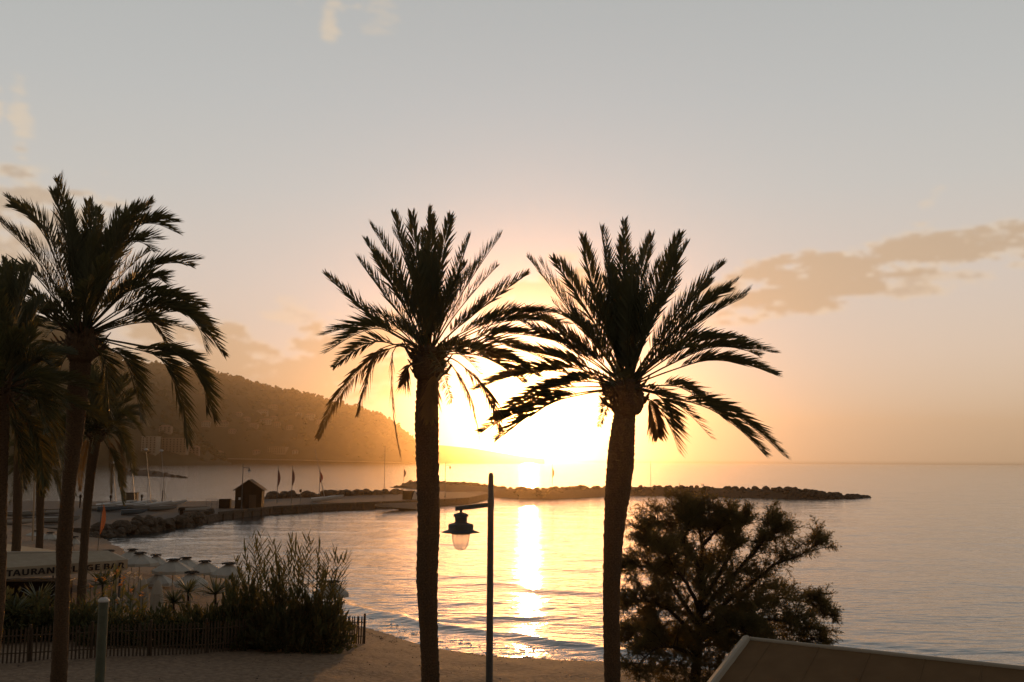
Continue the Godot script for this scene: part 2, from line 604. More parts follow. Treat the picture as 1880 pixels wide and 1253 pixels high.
func make_hills() -> void:
	var wood := mat("wooded hillside", Color(.05, .05, .03), 0.95, 0.1)
	grain(wood, Color(.022, .026, .014), Color(.085, .075, .048), 0.02, 420.0, 0.0, 14)
	ridge_hill("far", [Vector2(-150, 560), Vector2(0, 573), Vector2(60, 580), Vector2(110, 600), Vector2(180, 640), Vector2(230, 672), Vector2(270, 706), Vector2(320, 752), Vector2(370, 810), Vector2(400, 838), Vector2(425, 851)], -1250, -1500, wood, 2, 30.0)
	ridge_hill("cape", [Vector2(-300, 690), Vector2(0, 672), Vector2(180, 664), Vector2(300, 668), Vector2(370, 678), Vector2(400, 688), Vector2(450, 699), Vector2(500, 714), Vector2(550, 722), Vector2(600, 736), Vector2(650, 748), Vector2(690, 760), Vector2(715, 774), Vector2(740, 794), Vector2(765, 814), Vector2(785, 830), Vector2(802, 842)], -2000, -2250, wood, 3, 45.0)
	ridge_hill("distant", [Vector2(700, 812), Vector2(800, 817), Vector2(830, 820), Vector2(870, 824), Vector2(900, 829), Vector2(930, 834), Vector2(960, 839), Vector2(1000, 843.6)], -2700, -2950, wood, 4, 20.0)
	# the wood that covers the cape
	var crowns := [crown_clump(1), crown_clump(2), crown_clump(3)]
	var leaf := mat("far foliage", Color(.045, .052, .026), 0.95, 0.1)
	for k in 3:
		var mm := MultiMesh.new()
		mm.transform_format = MultiMesh.TRANSFORM_3D
		mm.mesh = crowns[k]
		var spots := []
		for j in 2300:
			var px := rnd(150, 790)
			var w := sqrt(rng.randf()) * 0.66
			if j % 4 == 0: w = rnd(0.40, 0.47)
			if noise.get_noise_2d(px * 0.35, w * 190.0) < -0.22: continue
			var p := hill_point(hills["far" if j % 5 == 1 and px < 420 else "cape"], px, w)
			if p.y < 5.0: continue
			var size := rnd(3.6, 6.6) * (1.25 if rng.randf() < 0.12 else 1.0)
			spots.append(Transform3D(Basis(Vector3.UP, rnd(0, 6)).scaled(Vector3(size, size * rnd(0.8, 1.3), size)), p + Vector3(0, size * 0.5, 0)))
		mm.instance_count = spots.size()
		for j in spots.size(): mm.set_instance_transform(j, spots[j])
		var o := MultiMeshInstance3D.new()
		o.name = numbered("woodland")
		o.multimesh = mm
		o.material_override = leaf
		add_child(o)
		tag(o, ["round pine crowns of the wood covering the hazy cape", "uneven oak crowns of the wood covering the hazy cape", "low scrubby crowns of the wood covering the hazy cape"][k], "woodland", "", "stuff")

func crown_clump(seed_: int) -> ArrayMesh:      # a tree crown as it shows from kilometres away: a knot of uneven clumps
	var r := RandomNumberGenerator.new()
	r.seed = seed_
	var s := Shape.new()
	for k in 7:
		var c := Vector3(r.randf_range(-0.5, 0.5), r.randf_range(-0.3, 0.6), r.randf_range(-0.5, 0.5))
		var size := r.randf_range(0.3, 0.6)
		var ring := []
		for j in 6: ring.append(size * r.randf_range(0.7, 1.2))
		for j in 6:
			var a := TAU * j / 6.0
			var b := TAU * (j + 1) / 6.0
			var p := c + Vector3(cos(a) * ring[j], 0, sin(a) * ring[j])
			var q := c + Vector3(cos(b) * ring[(j + 1) % 6], 0, sin(b) * ring[(j + 1) % 6])
			s.tri(p, q, c + Vector3(0, size * 0.8, 0))
			s.tri(p, q, c - Vector3(0, size * 0.7, 0))
	return s.done()

func rock_shape(seed_: int, flatness := 0.25) -> ArrayMesh:     # a blunt broken block about one metre across
	var r := RandomNumberGenerator.new()
	r.seed = seed_ * 31
	var s := Shape.new()
	var f := FastNoiseLite.new()
	f.seed = seed_
	f.frequency = 0.9
	var cuts := []
	for k in 9: cuts.append([Vector3(r.randf_range(-1, 1), r.randf_range(-1, 1), r.randf_range(-1, 1)).normalized(), r.randf_range(0.34, 0.46)])
	var p_at := func(u: float, w: float) -> Vector3:
		var a := u * TAU
		var b := (w - 0.5) * PI
		var d := Vector3(cos(a) * cos(b), sin(b), sin(a) * cos(b))
		var long := 0.5 * (1.0 + 0.3 * f.get_noise_3dv(d * 1.2))
		for c in cuts:
			var g: float = d.dot(c[0])
			if g > 0.01: long = minf(long, c[1] / g)
		return d * long * Vector3(1.15, 1.0 - flatness, 1.0)
	for y in 4:
		for x in 7:
			var a: Vector3 = p_at.call(x / 7.0, y / 4.0)
			var b: Vector3 = p_at.call((x + 1) / 7.0, y / 4.0)
			var c: Vector3 = p_at.call((x + 1) / 7.0, (y + 1) / 4.0)
			var d: Vector3 = p_at.call(x / 7.0, (y + 1) / 4.0)
			if y > 0: s.tri(a, b, c)
			if y < 3: s.tri(a, c, d)
	return s.done()
# ---------------------------------------------------------------- palms
func frond_shape(line: Array, leaflet: float, count: int, droop := 0.0, fullness := 1.0, bare := 0.16) -> ArrayMesh:
	var s := Shape.new()
	var path := []
	var radii := []
	var steps := 16
	for k in steps + 1:
		var t := k / float(steps)
		path.append(spline(line, t))
		radii.append(lerpf(0.026, 0.005, pow(t, 0.6)))
	s.tube(path, radii, 4)
	var out: Vector3 = line[-1] - line[0]
	out.y = 0.0
	out = out.normalized() if out.length() > 0.05 else Vector3(cos(rnd(0, 6)), 0, 0.3).normalized()
	var across := Vector3(-out.z, 0, out.x)
	var twist := rnd(-0.9, 0.9)
	for k in count:
		var t := bare + (1.0 - bare) * (k + 0.5) / count
		var p := spline(line, t)
		var along := (spline(line, minf(t + 0.03, 1.0)) - spline(line, t - 0.03)).normalized()
		var side := (across - along * across.dot(along)).normalized()
		var up := side.cross(along)
		if up.y < 0.0 and absf(along.y) < 0.8: up = -up
		side = side.rotated(along, twist * t)
		up = up.rotated(along, twist * t)
		var u := (t - bare) / (1.0 - bare)
		var long := leaflet * (0.45 + 0.75 * sin(PI * pow(clampf(u * 0.86 + 0.08, 0.0, 1.0), 0.8))) * (1.0 - 0.35 * u * u)
		for way in [-1.0, 1.0]:
			if rng.randf() > fullness: continue
			var lean := rnd(0.56, 0.74) - 0.22 * u
			var lift := rnd(0.45, 1.2) - droop
			var dir: Vector3 = (along * cos(lean) + (side * way * cos(lift) + up * sin(lift)) * sin(lean)).normalized()
			var l := long * rnd(0.8, 1.15)
			var wide := dir.cross(up if absf(dir.dot(up)) < 0.95 else side).normalized() * rnd(0.017, 0.026)
			var mid := p + dir * l * 0.4
			var tip := p + dir * l + Vector3(0, -1, 0) * l * l * (0.22 + droop * 0.5)
			var a := s.vert(p)
			s.vert(mid + wide)
			s.vert(tip)
			s.vert(mid - wide)
			s.i.append(a); s.i.append(a + 1); s.i.append(a + 2)
			s.i.append(a); s.i.append(a + 2); s.i.append(a + 3)
	return s.done()

func trunk_shape(path: Array, radii: Array) -> ArrayMesh:      # ringed with the scars of old leaves
	var s := Shape.new()
	var sides := 22
	var total := 0.0
	for k in path.size() - 1: total += (path[k + 1] - path[k]).length()
	var rings := int(total / 0.045)
	var rough := FastNoiseLite.new()
	rough.seed = 33
	rough.frequency = 1.0
	s.grid(sides, rings, func(u: float, w: float) -> Vector3:
		var c := spline(path, w)
		var f := w * (radii.size() - 1)
		var k := mini(int(f), radii.size() - 2)
		var r: float = lerpf(radii[k], radii[k + 1], f - k)
		var a := u * TAU
		var h := w * total
		var row := h / 0.135
		var spot := fposmod(u * 9.0 + 0.5 * floorf(row), 1.0)
		var boss: float = (1.0 - absf(spot - 0.5) * 2.0) * (0.35 + 0.65 * (row - floorf(row)))
		r *= 0.93 + 0.125 * boss + 0.07 * rough.get_noise_3d(cos(a) * 3.0, h * 3.0, sin(a) * 3.0)
		return c + Vector3(cos(a), 0, sin(a)) * r)
	return s.smooth().done()

# A date palm: trunk through points [row, left edge, right edge] of the photograph at one depth, a boss of cut leaf stalks, and fronds
# [tip x, tip y, bend x, bend y, how far the tip reaches towards (-) or away from (+) the eye]
func date_palm(label: String, depth: float, edges: Array, heart: Vector2, fronds: Array, reach: float, tall: int, round_: int, dry: Array, twice := 0.0, group := "date palms above the beach") -> Node3D:
	var path := []
	var radii := []
	var low := at((edges[0][1] + edges[0][2]) / 2.0, edges[0][0], depth)
	var foot := under(low)
	var root := thing("date_palm", label, "palm tree", foot, 0.0, group)
	var here := -foot
	path.append(foot + Vector3(0, -0.15, 0) + here)
	radii.append((edges[0][2] - edges[0][1]) / 2.0 / FOCAL * depth * 1.12)
	for e in edges:
		path.append(at((e[1] + e[2]) / 2.0, e[0], depth) + here)
		radii.append((e[2] - e[1]) / 2.0 / FOCAL * depth)
	path.append(at(heart.x, heart.y, depth) + here)
	radii.append(radii[-1])
	put("trunk", trunk_shape(path, radii), mats["palm bark"], root)
	var c := at(heart.x, heart.y, depth) + here
	var size: float = radii[-1] * 1.0
	# the boss under the leaves, with the cut ends of old stalks
	var b := Shape.new()
	var lumps := FastNoiseLite.new()
	lumps.frequency = 2.2
	b.grid(26, 18, func(u: float, w: float) -> Vector3:
		var a := u * TAU
		var r: float = size * lerpf(1.0, 1.0 + 0.55 * sin(PI * pow(w, 0.8)), 1.0) * (1.0 + 0.16 * lumps.get_noise_3d(cos(a) * 2.0, w * 4.0, sin(a) * 2.0)) * (1.0 if w < 0.9 else 0.6)
		return c + Vector3(cos(a) * r, lerpf(-0.62, 0.30, w) * size / 0.27, sin(a) * r))
	put("leaf_base", b.smooth().done(), mats["palm bark"], root)
	for k in 46:
		var a := rnd(0, TAU)
		var h := rnd(-0.5, 0.15) * size / 0.27
		var out := Vector3(cos(a), 0, sin(a))
		var q := Shape.new()
		var from := c + out * size * 1.15 + Vector3(0, h, 0)
		var long := rnd(0.12, 0.30)
		q.tube([from, from + (out * 0.8 + Vector3(0, 0.45, 0)) * long, from + (out * 1.0 + Vector3(0, 0.9, 0)) * long * 1.4], [0.035, 0.028, 0.012], 4)
		put("leaf_stalk", q.done(), mats["palm bark"], root)
	var all := fronds.duplicate()
	for f in fronds:
		if rng.randf() < twice and (f[1] < heart.y - 60.0 or depth != 24.0): all.append([f[0] + (heart.x - f[0]) * rnd(0.02, 0.14) + rnd(-9, 9), f[1] + (heart.y - f[1]) * rnd(0.02, 0.14) + rnd(-9, 9), f[2] + rnd(-10, 10), f[3] + rnd(-10, 10), -f[4] * rnd(0.6, 1.3)])
	for f in all:
		var tip := at(f[0], f[1], depth + f[4]) + here
		var bend := at(f[2], f[3], depth + f[4] * 0.5) + here
		var way := (bend - c)
		var from := c + way.normalized() * size * 0.9 + Vector3(0, 0.05, 0)
		var line := [from, from.lerp(bend, 0.5) + Vector3(0, 0.04, 0), bend, bend.lerp(tip, 0.55) + (bend - (from + tip) * 0.5) * 0.18, tip]
		put("frond", frond_shape(line, reach * 0.19, int(50.0 * clampf((tip - from).length() / reach, 0.6, 1.15)), 0.0, 1.0, 0.30 if f[3] > heart.y - 75.0 else 0.2), mats["palm leaf"], root)
	for k in tall:       # the upright heart of the crown
		var a := rnd(0, TAU) + k * 0.01
		var lean := rnd(0.04, 0.5)
		var out := Vector3(cos(a) * 0.75, 0, sin(a))
		var long := reach * rnd(0.74, 0.97)
		var line := []
		for j in 5:
			var t := j / 4.0
			line.append(c + out * (size * 0.5 + long * t * sin(lean) * (0.75 + 0.5 * t)) + Vector3(0, 0.1 + long * t * cos(lean) * (1.0 - 0.22 * t * t * lean), 0))
		put("frond", frond_shape(line, reach * 0.175, 44), mats["palm leaf"], root)
	for k in round_:     # arching ones that point towards and away from the eye
		var a := (PI / 2 if k % 2 else -PI / 2) + rnd(-0.75, 0.75)
		var rise := rnd(-0.1, 1.05)
		var out := Vector3(cos(a), 0, sin(a))
		var long := reach * rnd(0.75, 1.0)
		var line := []
		for j in 6:
			var t := j / 5.0
			line.append(c + out * (size * 0.6 + long * t * cos(rise * 0.7)) + Vector3(0, long * (t * sin(rise) - 0.38 * t * t), 0))
		put("frond", frond_shape(line, reach * 0.165, 42), mats["palm leaf"], root)
	for f in dry:        # withered ones hanging down: [points of the photograph ..., depth offset]
		var line := [c + Vector3(0, -0.05, 0)]
		for j in range(0, f.size() - 1, 2): line.append(at(f[j], f[j + 1], depth + f[-1]) + here)
		put("frond", frond_shape(line, reach * 0.125, 46, 0.9, 1.0, 0.42), mats["dry palm leaf"], root).set_meta("label", "withered hanging frond")
	return root

func make_palms() -> void:
	var bark := mat("palm bark", Color(.10, .062, .035), 0.9, 0.2)
	grain(bark, Color(.045, .028, .016), Color(.155, .10, .058), 0.03, 0.8, 1.2, 40)
	var leaf := mat("palm leaf", Color(.042, .045, .020), 0.6, 0.35)
	leaf.backlight_enabled = true
	leaf.backlight = Color(.10, .08, .022).linear_to_srgb()
	var dry := mat("dry palm leaf", Color(.12, .075, .035), 0.8, 0.2)
	dry.backlight_enabled = true
	dry.backlight = Color(.22, .14, .05).linear_to_srgb()
	# the middle palm
	date_palm("straight date palm with a withered hanging frond, by the street lamp", 24.0,
		[[1253, 773, 807], [1160, 770, 804], [1060, 764, 804], [960, 766, 808], [870, 764, 806], [780, 761, 806], [700, 765, 804]], Vector2(787, 655),
		[[600, 506, 690, 590, 1.2], [659, 479, 715, 555, -.8], [672, 444, 722, 530, 1.0], [682, 417, 735, 510, -1.2], [723, 396, 752, 500, .8], [757, 396, 768, 505, -1.0], [786, 386, 787, 500, .6], [826, 402, 808, 500, -.6], [862, 437, 830, 530, 1.2], [919, 434, 860, 520, -.5], [911, 491, 850, 560, .9], [966, 504, 880, 570, .5], [935, 512, 868, 580, -1.4], [944, 562, 872, 600, 1.5],
		[592, 616, 690, 598, .9], [602, 646, 692, 603, -.8], [614, 673, 690, 628, 1.3], [1046, 596, 920, 592, .6], [1040, 632, 915, 612, -.9], [1000, 660, 900, 628, 1.4], [985, 690, 890, 645, -1.2], [1020, 575, 915, 585, -1.2], [960, 700, 885, 655, .7]],
		3.1, 18, 8,
		[[757, 634, 722, 638, 675, 664, 618, 730, 583, 803, .3], [762, 634, 710, 636, 685, 662, 668, 712, 656, 760, -.4], [757, 640, 724, 640, 719, 696, 723, 772, 735, 838, -.5], [812, 660, 832, 675, 857, 717, 871, 760, 880, 803, .3], [815, 655, 845, 668, 888, 712, 908, 750, 919, 789, -.3], [770, 668, 752, 672, 746, 690, 745, 692, -.5], [800, 668, 796, 700, 790, 740, 788, 770, -.55]], 0.4)
	# the one beside it
	date_palm("date palm with swollen leaning trunk and thick upright crown, next to the tamarisk", 24.0,
		[[1253, 1109, 1140], [1120, 1107, 1138], [1000, 1108, 1144], [910, 1110, 1157], [860, 1113, 1164], [815, 1117, 1166], [765, 1126, 1167]], Vector2(1150, 715),
		[[972, 476, 1060, 590, .8], [1018, 480, 1080, 575, -.9], [1066, 436, 1105, 550, 1.0], [1104, 424, 1125, 545, -.7], [1145, 409, 1148, 540, .4], [1197, 436, 1172, 550, .9], [1248, 434, 1205, 540, -.8], [1262, 450, 1210, 555, .8], [1325, 487, 1245, 575, -.6], [1353, 517, 1260, 590, 1.1], [1372, 537, 1270, 605, -.9], [1361, 622, 1270, 632, 1.2], [1420, 648, 1300, 640, -.5], [1421, 686, 1300, 662, .6],
		[1016, 556, 1080, 620, 1.3], [972, 572, 1070, 640, -1.1], [955, 590, 1060, 650, .8], [940, 640, 1050, 664, -.8],
		[1440, 838, 1320, 745, .5], [1400, 831, 1305, 752, -.6], [1246, 829, 1212, 750, .8], [1242, 781, 1210, 728, -1.0], [1330, 770, 1250, 712, 1.6],
		[885, 791, 1010, 734, .5], [915, 805, 1020, 738, -.6], [875, 715, 1000, 680, .7], [967, 724, 1060, 702, -1.3], [905, 770, 1015, 716, 1.4], [950, 690, 1050, 676, 1.5]],
		3.3, 24, 9,
		[[1180, 728, 1195, 742, 1204, 775, 1208, 800, .6]], 0.95)
	# the tall one over the restaurant
	date_palm("tall dark date palm standing in front of the lettered restaurant awning", 25.0,
		[[1253, 92, 122], [1060, 103, 128], [1000, 103, 132], [900, 113, 137], [800, 120, 152], [720, 124, 160], [670, 128, 166]], Vector2(150, 620),
		[[13, 364, 85, 440, .9], [1, 408, 75, 480, -.7], [-8, 500, 70, 510, .8], [-20, 530, 60, 545, -1.0], [110, 325, 128, 460, .5], [98, 358, 122, 440, -.6], [160, 375, 158, 490, .7], [177, 388, 168, 490, -.7], [276, 374, 215, 440, .8], [322, 408, 240, 430, -.7], [291, 440, 230, 460, 1.2], [362, 477, 260, 500, .7], [305, 512, 245, 525, -1.0], [266, 525, 220, 545, 1.3], [372, 562, 275, 545, -.5], [408, 648, 315, 565, .6], [305, 625, 255, 580, 1.4], [392, 768, 330, 655, .3], [345, 812, 295, 660, -.6], [268, 782, 235, 665, .7], [380, 600, 290, 560, 1.3],
		[20, 640, 85, 590, .9], [38, 735, 85, 640, -.6], [90, 770, 108, 670, .9], [0, 580, 75, 570, 1.3], [200, 760, 188, 660, -1.2], [250, 380, 205, 450, -1.0], [230, 400, 195, 470, .9], [-30, 660, 60, 600, -1.1]],
		3.5, 20, 13, [], 0.8)
	# the ones at the edge and behind
	date_palm("date palm whose crown reaches in over the near end of the awning", 20.0,
		[[1253, -38, -6], [1100, -26, 8], [950, -20, 11], [850, -18, 13], [760, -16, 16]], Vector2(0, 715),
		[[60, 605, 30, 650, .8], [95, 660, 50, 660, -.8], [118, 745, 65, 690, .7], [108, 850, 75, 740, -.5], [75, 905, 55, 790, .7], [40, 890, 30, 800, -.7], [-70, 620, -30, 650, .6], [-120, 720, -60, 690, .6], [-100, 840, -60, 750, -.6], [20, 590, 10, 640, .6], [90, 800, 60, 730, 1.2]],
		2.7, 26, 36, [[20, 740, 34, 780, 40, 840, 42, 900, .2]], 0.9)
	date_palm("shorter date palm growing from the beach behind the parasols", 44.0,
		[[1012, 146, 161], [950, 150, 166], [880, 156, 173], [830, 162, 181]], Vector2(178, 790),
		[[250, 720, 215, 735, .8], [262, 800, 222, 760, -.8], [248, 870, 222, 800, .8], [225, 925, 208, 840, -.8], [110, 720, 142, 742, .8], [98, 800, 138, 766, -.8], [112, 880, 140, 806, .7], [205, 670, 192, 725, .9], [160, 665, 168, 725, -.9], [140, 690, 158, 735, .6], [232, 690, 205, 730, -.9], [240, 840, 215, 780, 1.2]],
		3.0, 24, 44, [[205, 800, 222, 830, 230, 880, .3], [196, 800, 204, 850, 204, 905, -.3], [190, 800, 214, 835, 218, 890, .5], [165, 800, 150, 840, 146, 900, .3]], 0.9)
	date_palm("small date palm with drooping leaves among the beached boats", 62.0,
		[[985, 66, 79], [930, 66, 80], [890, 66, 82], [870, 66, 83]], Vector2(75, 848),
		[[135, 810, 105, 812, .8], [148, 860, 112, 830, -.8], [138, 910, 112, 850, .8], [15, 815, 45, 812, .8], [2, 870, 38, 832, -.8], [18, 925, 42, 856, .7], [95, 775, 86, 808, .8], [55, 775, 64, 808, -.8], [115, 930, 100, 870, .4]],
		2.8, 18, 30, [], 0.9)
	date_palm("low thick date palm filling the gap between the edge palm and the tall one", 50.0,
		[[985, 22, 38], [900, 24, 40], [850, 25, 42], [800, 26, 44]], Vector2(35, 765),
		[[100, 700, 70, 720, .8], [112, 770, 74, 740, -.8], [100, 850, 72, 780, .8], [-30, 700, 0, 722, .8], [-40, 780, -4, 745, -.8], [-25, 850, 0, 782, .7], [60, 660, 48, 710, .9], [10, 660, 22, 710, -.9], [70, 890, 58, 810, .4], [130, 815, 84, 750, .3]],
		3.2, 26, 40, [], 0.9)
# ---------------------------------------------------------------- plants
func leaf_blade(s: Shape, from: Vector3, way: Vector3, long: float, wide: float, sag: float, parts := 4) -> void:
	var dir := way.normalized()
	var across := dir.cross(Vector3.UP if absf(dir.y) < 0.98 else Vector3.RIGHT).normalized()
	across = across.rotated(dir, rnd(-0.6, 0.6))
	var left := []
	var right := []
	for k in parts + 1:
		var t := k / float(parts)
		var p := from + dir * long * t - Vector3(0, sag * long * t * t, 0)
		var w := wide * (0.55 + 0.9 * t if t < 0.5 else 2.0 * (1.0 - t)) * 0.5
		left.append(p + across * w)
		right.append(p - across * w)
	for k in parts: s.quad(left[k], left[k + 1], right[k + 1], right[k])

func twig_spray(seed_: int) -> ArrayMesh:      # a feathery tamarisk spray about one metre long
	var r := RandomNumberGenerator.new()
	r.seed = seed_
	var s := Shape.new()
	var tips := [[Vector3.ZERO, Vector3(0, 1, 0), 1.0]]
	for k in 9:
		var t := r.randf_range(0.15, 0.9)
		tips.append([Vector3(0, t, 0), Vector3(r.randf_range(-1, 1), r.randf_range(0.2, 1.0), r.randf_range(-1, 1)).normalized(), r.randf_range(0.25, 0.5)])
	for q in tips:
		var a: Vector3 = q[0]
		var d: Vector3 = q[1]
		var l: float = q[2]
		var side := d.cross(Vector3(0.3, 0.2, 1.0)).normalized() * 0.012
		var e := a + d * l - Vector3(0, 0.15 * l, 0)
		s.tri(a - side, a + side, e)
		for j in int(22 * l) + 5:
			var t := r.randf_range(0.12, 1.0)
			var p := a.lerp(e, t)
			var w := (d * r.randf_range(0.3, 1.0) + Vector3(r.randf_range(-1, 1), r.randf_range(-0.8, 0.8), r.randf_range(-1, 1))).normalized()
			var len := r.randf_range(0.07, 0.16)
			var b := w.cross(Vector3(r.randf(), r.randf(), r.randf())).normalized() * 0.019
			s.tri(p - b, p + b, p + w * len)
	return s.done()

func scatter(called: String, mesh: Mesh, material: Material, spots: Array, parent: Node, kind := "") -> void:
	var mm := MultiMesh.new()
	mm.transform_format = MultiMesh.TRANSFORM_3D
	mm.mesh = mesh
	mm.instance_count = spots.size()
	for k in spots.size(): mm.set_instance_transform(k, spots[k])
	var o := MultiMeshInstance3D.new()
	o.name = called
	o.multimesh = mm
	o.material_override = material
	parent.add_child(o, true)
	if kind: o.set_meta("kind", kind)

func merged(mesh: ArrayMesh, spots: Array) -> ArrayMesh:      # many copies joined into one mesh
	var from := mesh.surface_get_arrays(0)
	var v: PackedVector3Array = from[Mesh.ARRAY_VERTEX]
	var out := PackedVector3Array()
	for t in spots: out.append_array(t * v)
	var a := []
	a.resize(Mesh.ARRAY_MAX)
	a[Mesh.ARRAY_VERTEX] = out
	var m := ArrayMesh.new()
	m.add_surface_from_arrays(Mesh.PRIMITIVE_TRIANGLES, a)
	return m

func leaning(where: Vector3, way: Vector3, size: float) -> Transform3D:
	var y := way.normalized()
	var x := y.cross(Vector3(0.31, 0.22, 0.92)).normalized().rotated(y, rnd(0, TAU))
	return Transform3D(Basis(x * size, y * size, x.cross(y) * size), where)

func make_tamarisk() -> void:
	var depth := 27.0
	var base := under(at(1275, 1253, depth))
	var root := thing("tamarisk", "dark feathery tamarisk growing on the beach beside the canvas roof", "tree", base)
	var wood := mat("tamarisk bark", Color(.06, .042, .03), 0.9, 0.2)
	grain(wood, Color(.03, .02, .014), Color(.085, .06, .042), 0.05, 0.5, 0.6, 44, 256)
	var leaf := mat("tamarisk leaf", Color(.042, .04, .018), 0.75, 0.25)
	leaf.backlight_enabled = true
	leaf.backlight = Color(.24, .17, .05).linear_to_srgb()
	# limbs through points of the photograph: x, y, depth offset ...
	var limbs := [
		[[1275, 1262, 0], [1282, 1150, .1], [1290, 1080, 0], [1276, 1020, -.2], [1252, 985, -.3], [1228, 955, -.4], [1205, 925, -.5]],
		[[1290, 1080, 0], [1286, 1030, .2], [1290, 985, .3], [1280, 940, .4], [1272, 918, .4], [1268, 908, .4]],
		[[1282, 1110, 0], [1330, 1040, .4], [1345, 990, .6], [1358, 955, .7], [1362, 938, .7]],
		[[1285, 1130, 0], [1350, 1050, -.5], [1395, 990, -.8], [1416, 962, -.9], [1424, 948, -.9]],
		[[1282, 1150, 0], [1370, 1080, -.3], [1420, 1035, -.5], [1470, 1010, -.6], [1502, 985, -.6]],
		[[1282, 1160, 0], [1380, 1110, .6], [1440, 1100, .9], [1490, 1110, 1.0], [1515, 1128, 1.0]],
		[[1280, 1170, 0], [1360, 1140, -1.0], [1430, 1140, -1.4], [1480, 1160, -1.5], [1500, 1180, -1.5]],
		[[1280, 1150, 0], [1240, 1080, .5], [1205, 1045, .8], [1170, 1035, .9], [1150, 1045, .9]],
		[[1280, 1170, 0], [1225, 1120, -.6], [1185, 1105, -.9], [1155, 1115, -1.0]],
		[[1278, 1200, 0], [1220, 1160, .4], [1180, 1155, .6], [1150, 1180, .6]],
		[[1278, 1210, 0], [1240, 1190, -1.0], [1200, 1195, -1.5], [1165, 1230, -1.6]],
		[[1284, 1120, 0], [1300, 1060, 1.2], [1330, 1010, 1.6], [1330, 960, 1.7]],
		[[1280, 1180, 0], [1330, 1150, -1.6], [1370, 1160, -2.2], [1400, 1190, -2.3]],
		[[1280, 1190, 0], [1330, 1180, 1.6], [1400, 1190, 2.2], [1450, 1215, 2.3]],
		[[1280, 1200, 0], [1260, 1180, 1.8], [1230, 1190, 2.4]], [[1284, 1120, 0], [1260, 1070, -1.3], [1240, 1040, -1.8], [1225, 1010, -2.0]],
		[[1276, 1020, -.2], [1240, 1000, -.4], [1200, 990, -.6], [1185, 965, -.7]], [[1290, 985, .3], [1315, 955, .3], [1325, 925, .2]], [[1252, 985, -.3], [1262, 950, -.1], [1250, 920, 0]]]
	var sprays := [[], [], []]
	for q in limbs:
		var line := []
		for p in q: line.append(at(p[0], p[1] + maxf(0.0, 1060.0 - p[1]) * 0.2, depth + p[2]) - base)
		var path := []
		var radii := []
		var thick := 0.15 if q == limbs[0] else 0.075
		for k in 13:
			path.append(spline(line, k / 12.0) + Vector3(rnd(-.04, .04), rnd(-.03, .03), rnd(-.04, .04)) * (0.0 if k == 0 else 1.0))
			radii.append(lerpf(thick, 0.008, pow(k / 12.0, 0.7)))
		var s := Shape.new()
		s.tube(path, radii, 6)
		put("trunk" if q == limbs[0] else "limb", s.smooth().done(), wood, root)
		var b := Shape.new()
		for k in 26:      # side branches, each carrying sprays
			var t := rnd(0.3, 1.0)
			var from := spline(line, t)
			var along := (spline(line, minf(t + 0.05, 1.0)) - spline(line, t - 0.05)).normalized()
			var way := (along * 0.8 + Vector3(rnd(-1, 1), rnd(-0.3, 0.9), rnd(-1, 1)).normalized()).normalized()
			var long := rnd(0.3, 0.85) * (1.15 - 0.45 * t)
			var mid := from + way * long * 0.5 + Vector3(0, 0.05, 0)
			var tip := from + way * long + Vector3(0, rnd(-0.12, 0.1), 0)
			b.tube([from, mid, tip], [0.016, 0.010, 0.004], 4)
			for j in 8:
				var u := 0.2 + 0.8 * j / 7.0
				var p := from.lerp(mid, u * 2.0) if u < 0.5 else mid.lerp(tip, u * 2.0 - 1.0)
				sprays[rng.randi() % 3].append(leaning(p, way * 0.7 + Vector3(rnd(-1, 1), rnd(-0.5, 0.9), rnd(-1, 1)), rnd(0.22, 0.45)))
		put("twigs", b.done(), wood, root)
	# the thick lower mass
	var middle := at(1318, 1150, depth) - base
	for k in 5400:
		var d := Vector3(rnd(-1, 1), rnd(-1, 1), rnd(-1, 1))
		if d.length() > 1.0: continue
		var p := middle + d * Vector3(2.2, 1.85, 2.0)
		if noise.get_noise_3dv(p * 1.7) < -0.16 + 0.34 * (d.length() - 0.6): continue
		if p.y < 0.1: continue
		sprays[k % 3].append(leaning(p, d + Vector3(rnd(-1, 1), rnd(-0.6, 0.8), rnd(-1, 1)), rnd(0.25, 0.5)))
	for k in 3: put("crown", merged(twig_spray(60 + k), sprays[k]), leaf, root)

